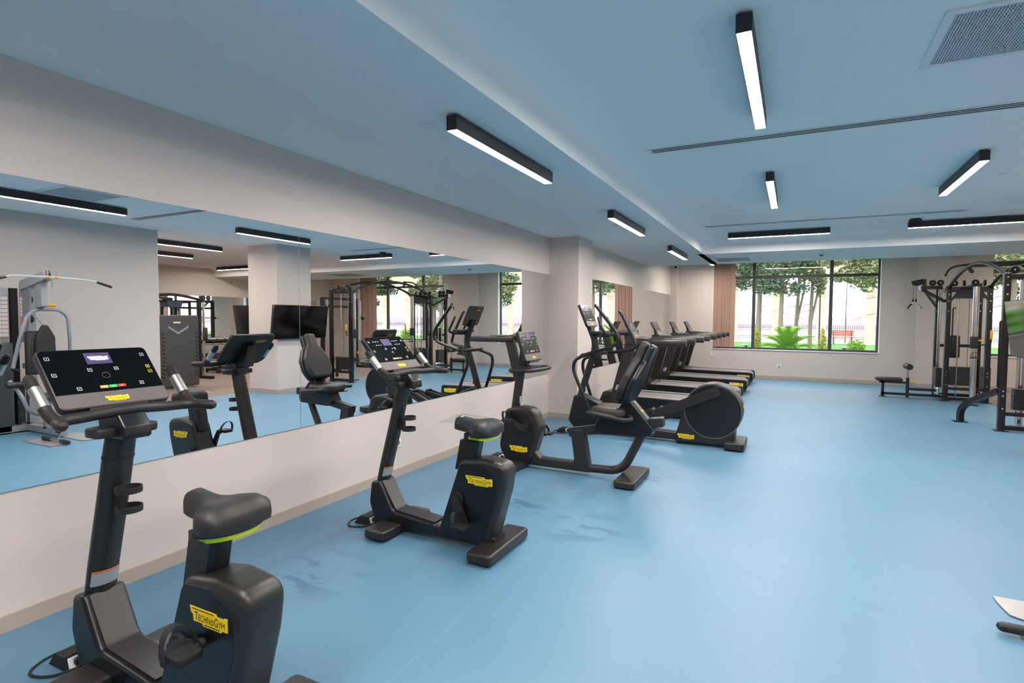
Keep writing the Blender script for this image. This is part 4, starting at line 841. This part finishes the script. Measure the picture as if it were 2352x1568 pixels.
part('side_plate', M_ALU, t, lambda b: prism(b, [(5.80, 1.2, .02), (5.98, 1.2, .02), (6.02, 2.02, .08), (5.75, 2.06, .05), (5.70, 1.9, .05)], 3.735, 3.755, .004, 1))
stack(t, 5.93, 3.66, .12, .62, .18, .085, 15)
part('boom', M_ALU, t, lambda b: prism(b, [(5.30, 2.03, .02), (5.95, 1.90, .02), (5.97, 2.03, .03), (5.32, 2.145, .03)], 3.72, 3.82, .006, 2))
for c in ((5.32, 3.77, 2.10), (5.85, 3.79, 1.78), (5.84, 3.79, 1.52)): pulley(t, c, 'y', .055)
part('boom_guard', M_ALU, t, lambda b: [tube(b, fillet3([(5.25, y, 2.16), (5.20, y, 2.14), (5.22, y, 2.04)], .03), .009, 8) for y in (3.72, 3.82)])
part('press_pivot', M_ALU, t, lambda b: prism(b, [(5.42, 1.68, .02), (5.60, 1.66, .02), (5.62, 1.98), (5.44, 2.0)], 3.74, 3.82, .006, 2))
part('press_arm', M_ALU, t, lambda b: tube(b, fillet3([(5.66, 3.50, .84), (5.62, 3.56, 1.20), (5.58, 3.64, 1.56), (5.58, 3.74, 1.645), (5.58, 4.0, 1.645), (5.58, 4.10, 1.56), (5.60, 4.13, 1.20), (5.62, 4.13, .86)], .10, 6), .024, 12))
for y in (3.49, 4.14): part('press_grip', M_FOAM, t, lambda b: tube(b, [(5.64, y, .86), (5.46, y, .855)], .02, 12, round_end=True))
part('arm_lever', M_ALU, t, lambda b: tube(b, fillet3([(5.60, 3.44, .72), (5.52, 3.52, .55), (5.50, 3.60, .30), (5.52, 3.74, .24)], .10), .024, 12)); part('lever_roller', M_FOAM, t, lambda b: tube(b, [(5.50, 3.40, .67), (5.50, 3.54, .67)], .04, 16, round_end=True))
part('pin_knob', M_AMBER, t, lambda b: tube(b, [(5.42, 3.82, 1.70), (5.42, 3.88, 1.70)], .02, 12, round_end=True))
part('back_pad', M_PAD, t, lambda b: rbox(b, 5.52, 5.60, 3.60, 3.86, .78, 1.36, .035, 3)); part('seat_pad', M_PAD, t, lambda b: rbox(b, 5.15, 5.52, 3.60, 3.88, .46, .54, .035, 3))
part('seat_post', M_ALU, t, lambda b: box(b, 5.32, 5.39, 3.70, 3.77, .08, .47), False); part('pad_bracket', M_ALU, t, lambda b: box(b, 5.59, 5.89, 3.70, 3.77, .85, .92), False)
part('base_beam', M_ALU, t, lambda b: box(b, 4.95, 6.1, 3.70, 3.77, .02, .10), False); part('cross_foot', M_ALU, t, lambda b: box(b, 5.80, 5.92, 3.30, 4.15, .02, .10), False)
part('low_pulley_arm', M_ALU, t, lambda b: bar(b, (5.36, 3.735, .36), (4.93, 3.66, .10), .05, .07)); pulley(t, (4.90, 3.655, .11), 'y', .04)
for y0, y1, c in ((3.715, 3.96, 1), (3.36, 3.575, -1)):
    part('foot_plate', M_PLATE, t, lambda b: prism(b, [(4.44, y0 if c < 0 else y0+.16), (4.44+(.0 if c < 0 else .02), y0) if c < 0 else (4.455, y0+.03), (4.50, y0) if c > 0 else (4.46, y0), (5.12, y0), (5.12, y1), (4.44, y1)], .004, .010, plane='xy'), False)
part('low_cable', M_CHROME, t, lambda b: tube(b, fillet3([(4.88, 3.655, .09), (4.78, 3.62, .07), (4.66, 3.55, .06), (4.60, 3.513, .05)], .05), .006, 8))
hb = thing('curl_bar', 'short black-gripped pull bar lying on the multi gym plate', 'cable handle', (4.6, 3.513, .012))
part('bar', M_CHROME, hb, lambda b: tube(b, [(4.50, 3.514, .037), (4.80, 3.514, .037)], .013, 12))
for a, c in ((4.345, 4.53), (4.77, 4.95)): part('grip', M_FOAM, hb, lambda b: tube(b, [(a+.02, 3.514, .037), (c, 3.514, .037)], .024, 14, round_end=True))
lb = thing('lat_bar', 'long white lat pulldown bar with black ends on the multi gym', 'cable handle', (5.22, 3.77, 1.98))
part('bar', M_WHITE, lb, lambda b: tube(b, fillet3([(5.22, 3.28, 2.03), (5.22, 3.36, 2.055), (5.22, 3.77, 2.06), (5.22, 4.20, 2.045), (5.22, 4.32, 2.02)], .05), .0135, 12))
for a, c in (((5.22, 3.29, 2.033), (5.22, 3.16, 1.995)), ((5.22, 4.30, 2.024), (5.22, 4.47, 1.97))): part('grip', M_FOAM, lb, lambda b: tube(b, [a, c], .018, 12, round_end=True))
part('clip', M_AMBER, lb, lambda b: [disc_prism(b, (5.22, y, 2.06), 'y', .022, .03, 12) for y in (3.72, 3.82)]); part('chain', M_CHROME, lb, lambda b: [tube(b, [(5.22, 3.77, 2.045-k*.025), (5.22, 3.77+(.006 if k % 2 else -.006), 2.025-k*.025)], .006, 6) for k in range(5)])
hn = thing('ab_harness', 'black fabric harness draped over the multi gym back pad', 'harness', (5.49, 3.76, .95))
part('strap_body', M_RUBBER, hn, lambda b: prism(b, [(3.675, 1.0, .04), (3.905, 1.0, .04), (3.90, 1.28, .1), (3.82, 1.44, .05), (3.76, 1.44, .05), (3.685, 1.28, .1)], 5.455, 5.518, .024, 4, plane='yz')); part('snap_hook', M_CHROME, hn, lambda b: tube(b, fillet3([(5.49, 3.78, 1.42), (5.55, 3.74, 1.52), (5.66, 3.74, 1.56)], .03), .006, 8))

# ------------------------------------------------------------------ screens on the column
for (x, y, nx, xx, a, lab) in ((PX0, 8.41, -1, 5.845, 7.2, 'flat black television on the column face toward the bikes'), (PX1, 8.45, 1, PX1+.17, 10, 'black television tilted out from the column toward the dumbbells')):
    tv = thing('television', lab, 'television', (x, y, 1.45)); Mx = Matrix.Translation((xx, y, 1.46)) @ Matrix.Rotation(nx*math.radians(a), 4, 'Y')
    part('bezel', M_STEEL, tv, lambda b: rbox(b, -.026, .026, -.715, .715, -.35, .35, .006, 1, Mx)); part('screen', M_TV, tv, lambda b: box(b, *((-.028, -.0261) if nx < 0 else (.0261, .028)), -.705, .705, -.335, .342, Mx), False)
    part('wall_bracket', M_STEEL, tv, lambda b: box(b, min(x, xx)+.002, max(x, xx)-.002, y-.12, y+.12, 1.36, 1.54), False)

# ------------------------------------------------------------------ machines seen only in the mirror, on the rubber floor
s = thing('plate_machine', 'dark grey machine shroud with a silver chevron', 'weight machine', (8.9, 7.6, 0))
part('shroud', M_GREYP, s, lambda b: prism(b, [(7.17, .03, .02), (8.02, .03, .02), (8.02, 1.6, .06), (7.17, 1.6, .06)], 8.6, 8.78, .025, 3, plane='yz'))
part('chevron', M_ALU, s, lambda b: prism(b, [(7.33, 1.37), (7.54, 1.23), (7.78, 1.37), (7.78, 1.32), (7.54, 1.18), (7.33, 1.32)], 8.595, 8.5995, plane='yz'), False)
part('name_plate', M_WHITE, s, lambda b: rbox(b, 8.594, 8.5995, 7.44, 7.60, 1.42, 1.455, .002, 1))
for k in range(12):
    for y in (7.22, 7.965): part('side_rib', M_BLK, s, lambda b: bar(b, (8.597, y-.03, .28+k*.085), (8.597, y+.03, .24+k*.085), .012, .018, (1, 0, 0)))
part('seat', M_PAD, s, lambda b: rbox(b, 9.0, 9.35, 7.4, 7.8, .42, .50, .03)); part('base', M_STEEL, s, lambda b: box(b, 8.62, 9.6, 7.52, 7.68, 0, .08), False); part('seat_post', M_STEEL, s, lambda b: box(b, 9.14, 9.22, 7.56, 7.64, .08, .42), False)
fc = thing('functional_trainer', 'black dual pulley trainer beyond the grey shroud', 'cable machine', (10.2, 8.5, 0)); t = fc
for y in (7.7, 9.1):
    part('post', M_STEEL, t, lambda b: sq(b, 10.2, y, 0, 2.02, .08)); part('chrome_column', M_CHROME, t, lambda b: cyl(b, (10.02, y, .03), (10.02, y, 1.95), .03, 14)); part('floor_beam', M_STEEL, t, lambda b: box(b, 9.7, 10.5, y-.05, y+.05, 0, .07), False)
    part('pad', M_PAD, t, lambda b: rbox(b, 9.94, 9.98, y-.06, y+.06, .95, 1.30, .02)); stack(t, 10.2, y-.12 if y > 8 else y+.12, .1, .55, .2, .1, 8)
    for c in ((10.02, y, 2.05), (10.02, y+.14, 2.05)): pulley(t, c, 'x', .06)
part('arched_beam', M_STEEL, t, lambda b: tube(b, [(10.2, 7.55+1.7*k/16, 1.97+.14*math.sin(math.pi*k/16)) for k in range(17)], .035, 12)); part('head_panel', M_BLUEP, t, lambda b: prism(b, [(8.3, 1.80), (8.6, 1.80), (8.65, 1.95), (8.25, 1.95)], 10.13, 10.16, plane='yz'))
part('boom', M_STEEL, t, lambda b: bar(b, (10.2, 9.1, 1.97), (10.2, 9.5, 1.98), .05, .05)); part('boom_brace', M_STEEL, t, lambda b: bar(b, (10.2, 9.1, 1.7), (10.2, 9.36, 1.95), .03, .04))
sm = thing('smith_machine', 'black smith machine with barbell behind the cable station', 'weight machine', (9.0, 12.6, 0)); t = sm
for y in (12.1, 13.5):
    part('post', M_STEEL, t, lambda b: sq(b, 9.0, y, 0, 2.16, .10)); part('guide_rod', M_CHROME, t, lambda b: cyl(b, (8.88, y+.06, .15), (8.88, y+.06, 2.1), .018, 12)); part('floor_beam', M_STEEL, t, lambda b: box(b, 8.3, 9.6, y-.05, y+.05, 0, .08), False)
    def dots(b):
        for k in range(26): disc_prism(b, (8.946, y+.0, .3+k*.07), 'x', .012, .012, 6)
    o_ = part('hook_studs', M_CHROME, t, dots); o_['kind'] = 'stuff'
    part('safety_catch', M_AMBER, t, lambda b: rbox(b, 8.90, 8.95, y-.03, y+.03, .42, .50, .006))
for x, z in ((9.0, 2.13), (9.05, 1.9)): part('cross_beam', M_STEEL, t, lambda b: box(b, x-.035, x+.035, 12.1, 13.5, z-.035, z+.035), False)
part('barbell', M_CHROME, t, lambda b: cyl(b, (8.88, 11.75, 1.55), (8.88, 13.85, 1.55), .015, 12))
for y in (11.95, 13.66): part('bar_carriage', M_RUBBER, t, lambda b: disc_prism(b, (8.88, y, 1.55), 'y', .05, .1, 18, .01))
# dumbbell rack with its dumbbells
dr = thing('dumbbell_rack', 'black two-tier dumbbell rack under the far mirror', 'rack', (12.05, 10.9, 0)); t = dr
for y in (9.5, 12.3): part('side_frame', M_STEEL, t, lambda b: (bar(b, (11.85, y, 0), (12.25, y, .95), .06, .06), box(b, 11.75, 12.35, y-.03, y+.03, 0, .05)))
for x, z in ((12.17, .76), (11.98, .36)): part('shelf', M_STEEL, t, lambda b: (box(b, x-.17, x-.09, 9.5, 12.3, z-.02, z), box(b, x+.05, x+.13, 9.5, 12.3, z+.02, z+.04), box(b, x-.09, x+.05, 9.5, 12.3, z-.02, z-.012)), False)
first = None
for row, (x, z, lab) in enumerate(((12.17, .76, 'black hexagonal dumbbell on the upper tier of the rack'), (11.98, .36, 'black hexagonal dumbbell on the lower tier of the rack'))):
    for k in range(10):
        y = 9.68+k*.27; loc = (x-.02, y, z+.012)
        if first is None:
            d = thing('dumbbell', lab, 'dumbbell', loc, 'dumbbells on the rack'); zz = z+.085
            for sx in (-.095, .095): part('head', M_RUBBER, d, lambda b: tube(b, [(x-.02+sx-.05, y, zz), (x-.02+sx-.035, y, zz), (x-.02+sx+.035, y, zz), (x-.02+sx+.05, y, zz)], [.05, .068, .068, .05], 8))
            part('handle', M_CHROME, d, lambda b: cyl(b, (x-.08, y, zz), (x+.04, y, zz), .015, 10)); first = d
        else: d = copy_tree(first, None, loc); relabel(d, lab)
bb = thing('weight_bench', 'black adjustable bench beside the dumbbell rack', 'bench', (11.2, 10.6, 0)); t = bb
part('seat_pad', M_PAD, t, lambda b: rbox(b, 11.0, 11.3, 10.2, 10.55, .40, .47, .025)); part('back_pad', M_PAD, t, lambda b: rbox(b, 11.0, 11.3, -.02, .78, -.035, .035, .025, 2, Matrix.Translation((0, 10.58, .44)) @ Matrix.Rotation(math.radians(25), 4, 'X')))
part('frame', M_STEEL, t, lambda b: (box(b, 11.12, 11.18, 10.1, 11.3, .10, .16), box(b, 11.12, 11.18, 10.3, 10.36, .16, .41), box(b, 11.12, 11.18, 10.95, 11.01, .16, .58), box(b, 10.9, 11.4, 10.08, 10.14, .06, .12), box(b, 10.9, 11.4, 11.26, 11.32, .06, .12)), False)
for y in (10.11, 11.29): part('wheel', M_RUBBER, t, lambda b: [disc_prism(b, (x, y, .06), 'x', .06, .04, 20) for x in (10.88, 11.42)])
# ================================================================== GARDEN OUTSIDE
M_LAWN = mat('lawn', (84, 142, 56), .9, var=.25, vscale=30, bump=.4, bscale=120)
M_PAVE = mat('pale_paving', (226, 220, 214), .9, var=.05, vscale=5)
M_STONE = mat('sandstone', (206, 188, 168), .85, var=.07, vscale=2.2, bump=.1, bscale=30)
M_BARK = mat('bark', (150, 132, 124), .95, var=.2, vscale=14, bump=.5, bscale=40)
M_NEEDLE = mat('pine_needles', (104, 116, 92), .8, var=.35, vscale=3)
M_NEEDLE2 = mat('olive_foliage', (136, 138, 98), .8, var=.3, vscale=3)
M_CYCAD = mat('cycad_leaf', (128, 178, 28), .5, var=.2, vscale=6)
M_SHRUB = mat('golden_shrub', (176, 180, 60), .8, var=.3, vscale=20)
M_BUSH = mat('bush_leaf', (138, 178, 62), .8, var=.3, vscale=20)
M_IRONF = mat('fence_iron', (96, 94, 98), .6)
M_REDB = mat('red_bench_paint', (224, 84, 66), .5)
M_HILL = mat('bare_hedge', (176, 164, 172), 1, var=.12, vscale=.3)
bm = BM(); box(bm, -60, 90, YB+.31, 42.5, -.3, -.02); o = struct('ground_lawn', bm, M_LAWN)
bm = BM(); box(bm, -60, 90, 42.5, 47.2, -.3, -.01); struct('ground_path', bm, M_PAVE)
bm = BM(); box(bm, -150, 200, 47.2, 220, -.4, -.1); struct('ground_field', bm, M_PAVE)
bm = BM(); loft(bm, [[(x, 120, -.3), (x, 120, 1.9+.35*math.sin(x*.11)+.25*math.sin(x*.37)), (x, 126, 2.0), (x, 130, -.3)] for x in range(-150, 201, 5)]); struct('ground_hedge', bm, M_HILL)
# colonnade with arches
CX = [-.74+2.96*k for k in range(-4, 15)]; CY = 46.0
co = thing('stone_arcade', 'pale sandstone arcade with square pillars beyond the lawn', 'arcade', (20, CY, 0)); OFF[co.name] = Vector((20, CY, 0))
cm = None
for k, x in enumerate(CX):
    if cm is None:
        b = BM(); rbox(b, x-.24, x+.24, CY-.24, CY+.24, .35, 3.35, .02, 1); rbox(b, x-.31, x+.31, CY-.31, CY+.31, -.02, .35, .02, 1); rbox(b, x-.28, x+.28, CY-.28, CY+.28, 3.28, 3.36, .01, 1); rbox(b, x-.31, x+.31, CY-.31, CY+.31, 3.5, 3.62, .02, 1); rbox(b, x-.25, x+.25, CY-.25, CY+.25, 3.34, 3.52, .01, 1)
        cm = obj('pillar', b, M_STONE, co); x00 = x
        b = BM(); R = 1.2; xa, xb = x, x+2.96; mid = (xa+xb)/2
        pts = [(xa, 3.62)]+[(mid-R*math.cos(a), 3.85+R*math.sin(a)) for a in [math.pi*i/16 for i in range(17)]]+[(xb, 3.62), (xb, 6.15), (xa, 6.15)]
        pts.insert(1, (mid-R, 3.62)); pts.insert(-3, (mid+R, 3.62))
        prism(b, pts, CY-.22, CY+.22); am = obj('arch_bay', b, M_STONE, co, False)
        b = BM(); nn = 17; loft(b, [[(mid-r*math.cos(a), y, 3.85+r*math.sin(a)) for r, y in ((1.2, CY-.25), (1.38, CY-.25), (1.38, CY-.22), (1.2, CY-.22))] for a in [math.pi*i/16 for i in range(17)]]); rm = obj('arch_moulding', b, M_STONE, co)
    else:
        for s in (cm, am, rm):
            if s is not cm and k == len(CX)-1: continue
            c = s.copy(); COL.objects.link(c); c.location.x = s.location.x+x-x00
b = BM(); box(b, CX[0], CX[-1], CY-.5, CY+.5, 6.35, 6.6); box(b, CX[0], CX[-1], CY-.3, CY+.3, 6.15, 6.2); obj('cornice', b, M_STONE, co, False)
b = BM()
for i in range(260): x = CX[0]+.1+i*.2045; box(b, x, x+.1, CY-.45, CY-.22, 6.2, 6.35)
o = obj('dentils', b, M_STONE, co, False); o['kind'] = 'stuff'
# fence sections between pillars
fs = None
for k, x in enumerate(CX[:-1]):
    if fs is None:
        f = thing('iron_fence', 'dark iron fence section between the arcade pillars', 'fence', (x+1.48, CY, 0), 'iron fence sections')
        xa, xb = x+.30, x+2.66
        for z in (.20, .32, .78, .92): part('rail', M_IRONF, f, lambda b: box(b, xa, xb, CY-.02, CY+.02, z-.018, z+.018), False)
        def pk(b):
            n = 18
            for i in range(n): q = xa+(xb-xa)*(i+.5)/n; box(b, q-.012, q+.012, CY-.012, CY+.012, .12, 1.08); loft(b, [[(q-.03, CY-.01, 1.05), (q+.03, CY-.01, 1.05), (q+.03, CY+.01, 1.05), (q-.03, CY+.01, 1.05)], [(q-.003, CY-.003, 1.2), (q+.003, CY-.003, 1.2), (q+.003, CY+.003, 1.2), (q-.003, CY+.003, 1.2)]])
        o = part('pickets', M_IRONF, f, pk, False); o['kind'] = 'stuff'
        part('plinth', M_STONE, f, lambda b: box(b, xa, xb, CY-.15, CY+.15, -.02, .12), False); fs = f; fx = f.location.x
    else: copy_tree(fs, None, (fx+x-CX[0], CY, 0))
# trees
rnd = random.Random(3)
def leaves(b, c, rx, ry, rz, n, s):
    for i in range(n):
        d = Vector((rnd.gauss(0, 1), rnd.gauss(0, 1), rnd.gauss(0, 1))).normalized()*rnd.random()**.45
        p = Vector((c[0]+d.x*rx, c[1]+d.y*ry, c[2]+d.z*rz)); a = Vector((rnd.uniform(-1, 1), rnd.uniform(-1, 1), rnd.uniform(-.6, .6))).normalized(); q = a.cross(Vector((rnd.uniform(-1, 1), rnd.uniform(-1, 1), rnd.uniform(-1, 1)))).normalized()
        L, w = s*rnd.uniform(.6, 1.3), s*rnd.uniform(.25, .5)
        b.faces.new([b.verts.new(v) for v in (p-a*L*.5, p+q*w*.5, p+a*L*.5, p-q*w*.5)])
def tree(x, y, r, h, blobs, label, m, lean=0, fork=False, n=420):
    t = thing('pine_tree', label, 'tree', (x, y, -.02), 'garden trees')
    tops = [(x+lean, y, h)]
    part('trunk', M_BARK, t, lambda b: tube(b, [(x, y, -.02), (x+lean*.2, y, h*.25), (x+lean*.5+.04, y, h*.55), (x+lean, y, h)], [r*1.25, r, r*.8, r*.35], 10))
    def br(b):
        if fork: tube(b, [(x+lean*.2, y, h*.22), (x+lean*.2+.3, y+.1, h*.5), (x+.35, y, h*.95)], [r*.7, r*.55, r*.3], 8)
        for bx, by, bz, *_ in blobs: tube(b, [(x+lean*.7, y, min(h*.75, bz)), (x+(bx)*.6, y+by*.6, bz*.97), (x+bx, y+by, bz)], [r*.35, r*.22, r*.08], 6)
        for i in range(5): a = rnd.uniform(0, 6.28); z = h*rnd.uniform(.3, .6); tube(b, [(x, y, z), (x+.5*math.cos(a), y+.5*math.sin(a), z-.1), (x+1.1*math.cos(a), y+1.1*math.sin(a), z-.35)], [.02, .014, .005], 5)
    part('branches', M_BARK, t, br)
    def lf(b):
        for bx, by, bz, rx, rz in blobs: leaves(b, (x+bx, y+by, bz), rx, rx, rz, int(n*rx*rz*3.6), .22)
    o = part('foliage', m, t, lf, False); o['kind'] = 'stuff'; return t
def crown(z0, z1, k, sp): return B(k, sp, z0, z1, .45, .8)
def B(n, spread, z0, z1, rmin=.5, rmax=.9): return [(rnd.uniform(-spread, spread), rnd.uniform(-spread*.6, spread*.6), rnd.uniform(z0, z1), rnd.uniform(rmin, rmax), rnd.uniform(.3, .55)) for _ in range(n)]
tree(1.85, 30, .12, 6.2, [(-.9, 0, 3.4, .8, .45), (-.2, .2, 4.3, 1.0, .7), (.5, -.2, 3.3, .7, .4), (-.6, 0, 5.1, 1.0, .6), (.3, .4, 5.3, .9, .6)]+crown(3.3, 5.6, 6, 1.3), 'tall pine outside nearest the blind', M_NEEDLE)
tree(2.85, 29, .10, 6, [(-.4, 0, 3.1, .8, .4), (.5, .1, 3.0, .7, .35), (0, 0, 3.9, 1.0, .6), (.7, 0, 4.3, .8, .5), (-.3, .3, 5.0, 1.0, .6)]+crown(3.2, 5.4, 7, 1.3), 'bushy pine outside behind the cycad', M_NEEDLE)
tree(3.5, 32, .09, 6, [(.2, 0, 4.3, .6, .5), (.6, 0, 3.7, .5, .3), (-.2, 0, 5.4, .8, .5)]+crown(4.2, 5.6, 3, .7), 'forked slim tree outside behind the cycad', M_NEEDLE2, .1, True)
tree(4.1, 30, .085, 6, [(.3, 0, 3.4, .35, .8), (.25, 0, 4.6, .6, .7), (0, .2, 5.4, .7, .5)], 'twin-stemmed cypress-like tree outside by the lamp post', M_NEEDLE2, .02, True)
tree(6.68, 28, .15, 6, [(-.6, 0, 3.2, .7, .45), (-1.5, 0, 3.4, .45, .25), (-.9, .2, 4.2, .9, .6), (.5, 0, 4.0, .8, .6), (-.2, .2, 5.0, 1.1, .6), (-1.9, 0, 4.1, .4, .3)]+crown(3.3, 5.4, 6, 1.4), 'thick pine outside by the right window frame', M_NEEDLE2, -.1)
for i, (x, y) in enumerate(((9.4, 22.5), (12.4, 27), (15.6, 28), (18.2, 31), (20.4, 27), (22.6, 30), (25.0, 29))):
    tree(x, y, .14, 6.2, B(15, 1.6, 2.5, 5.8, .6, 1.0), ('broad pine outside the cable station window, nearest the wall pier', 'pine outside the cable station window beside the broad one', 'pine outside with a bare lower trunk, third from the pier', 'pine standing farthest back outside the cable station window', 'pine outside the middle of the cable station window', 'pine outside before the brown blind', 'pine outside beyond the brown blind')[i], M_NEEDLE if i % 2 else M_NEEDLE2)
# cycad
cyc = thing('cycad', 'bright green cycad with long arching fronds outside the window', 'plant', (3.22, 20.5, -.02))
part('trunk', M_BARK, cyc, lambda b: tube(b, [(3.22, 20.5, -.02), (3.22, 20.5, .50)], [.14, .12], 12))
def frond(L, el, droop):
    b = BM(); N = 16; pts = [];
    for i in range(N+1):
        s = i/N; e = el-droop*s*s; pts.append((s, e))
    P = [Vector((0, 0, 0))]
    for i in range(N): a = math.radians(pts[i][1]); P.append(P[-1]+Vector((math.cos(a), 0, math.sin(a)))*L/N)
    tube(b, P, [.010*(1-.8*i/N) for i in range(N+1)], 5)
    for i in range(2, N+1):
        for k in (0, .5):
            if i == N and k: continue
            p = P[i]+(P[min(i+1, N)]-P[i])*k; tdir = (P[i]-P[i-1]).normalized(); w = .17*math.sin(math.pi*min(1, (i+k)/N*.9+.1))**.6+.03
            for sg in (-1, 1):
                tip = p+Vector((0, sg, 0))*w*.75+tdir*w*.75+Vector((0, 0, .25*w)); h = tdir*.016
                b.faces.new([b.verts.new(v) for v in (p-h, p+h, tip)])
    return b
proto = {}
for i in range(78):
    kind = i % 3; az = i*2.39996; L, el, dr = ((1.0, 78, 58), (1.0, 52, 62), (.95, 28, 50))[kind]
    if kind not in proto: o = obj('frond', frond(L, el, dr), M_CYCAD, None, False); o.parent = cyc; proto[kind] = o
    else: o = proto[kind].copy(); COL.objects.link(o)
    o.location = (0, 0, .50); o.rotation_euler = (0, 0, az); o.scale = [rnd.uniform(.85, 1.05)]*3
def shrub(x, y, shape, label, m, n):
    t = thing('garden_shrub', label, 'shrub', (x, y, -.02), 'garden shrubs'); part('stem', M_BARK, t, lambda b: tube(b, [(x, y, -.02), (x, y, shape[0])], [.03, .02], 8))
    def lf(b):
        for z, r, h in shape[1]: leaves(b, (x, y, z), r, r, h, int(n*r), .07)
    o = part('foliage', m, t, lf, False); o['kind'] = 'stuff'
cone = (.9, [(.25, .19, .25), (.55, .17, .25), (.85, .13, .22), (1.1, .08, .16)])
shrub(2.27, 21, cone, 'slim cone-shaped golden shrub beside the window mullion', M_SHRUB, 2600); shrub(4.27, 21, (.9, [(.25, .22, .25), (.55, .18, .25), (.85, .13, .22), (1.12, .07, .18)]), 'slim cone-shaped golden shrub on the far side of the cycad', M_SHRUB, 2600)
shrub(5.33, 22.5, (.5, [(.66, .30, .22), (.55, .25, .2)]), 'clipped round bush on the lawn before the red bench', M_BUSH, 3500)
shrub(13.6, 22, (.5, [(.80, .30, .25), (.65, .25, .2)]), 'clipped round bush outside the cable station window', M_BUSH, 3500); shrub(11.6, 22, (1.1, [(.75, .22, .1), (1.0, .2, .1), (1.25, .15, .1)]), 'tiered topiary shrub outside the cable station window', M_BUSH, 3500)
for x, y, lab in ((2.03, 19.5, 'low grey mushroom bollard lamp by the golden shrub'), (4.78, 19.5, 'low grey mushroom bollard lamp before the round bush')):
    t = thing('bollard_lamp', lab, 'garden lamp', (x, y, -.02), 'bollard lamps'); part('post', M_GREYP, t, lambda b: cyl(b, (x, y, -.02), (x, y, .69), .045, 14)); part('cap', M_ALU, t, lambda b: tube(b, [(x, y, .69), (x, y, .71), (x, y, .735), (x, y, .745)], [.06, .135, .135, .10], 20))
t = thing('garden_bench', 'red slatted garden bench by the iron fence', 'bench', (6.25, 42, -.02))
for z in (.60, .72, .84): part('back_slat', M_REDB, t, lambda b: box(b, 5.6, 6.9, 42.2, 42.24, z-.05, z+.05), False)
for y in (41.75, 41.9, 42.05): part('seat_slat', M_REDB, t, lambda b: box(b, 5.6, 6.9, y-.06, y+.06, .43, .47), False)
for x in (5.75, 6.75): part('leg_frame', M_IRONF, t, lambda b: (box(b, x-.03, x+.03, 41.7, 41.76, -.02, .43), box(b, x-.03, x+.03, 42.14, 42.2, -.02, .88), box(b, x-.03, x+.03, 41.7, 42.2, .39, .43)), False)
t = thing('street_lamp', 'slim grey lamp post with a flat round head on the lawn', 'street lamp', (4.7, 36, -.02)); part('pole', M_GREYP, t, lambda b: cyl(b, (4.7, 36, -.02), (4.7, 36, 3.72), .045, 12, .035)); part('head', M_ALU, t, lambda b: tube(b, [(4.7, 36, 3.70), (4.7, 36, 3.76), (4.7, 36, 3.85), (4.7, 36, 3.87)], [.08, .32, .34, .2], 24))
t = thing('flag_pole', 'thin dark pole standing behind the red bench', 'pole', (6.55, 44, -.01)); part('shaft', M_IRONF, t, lambda b: cyl(b, (6.55, 44, -.01), (6.55, 44, 4.3), .04, 10, .025)); part('finial', M_IRONF, t, lambda b: disc_prism(b, (6.55, 44, 4.32), 'z', .04, .05, 10, .01))
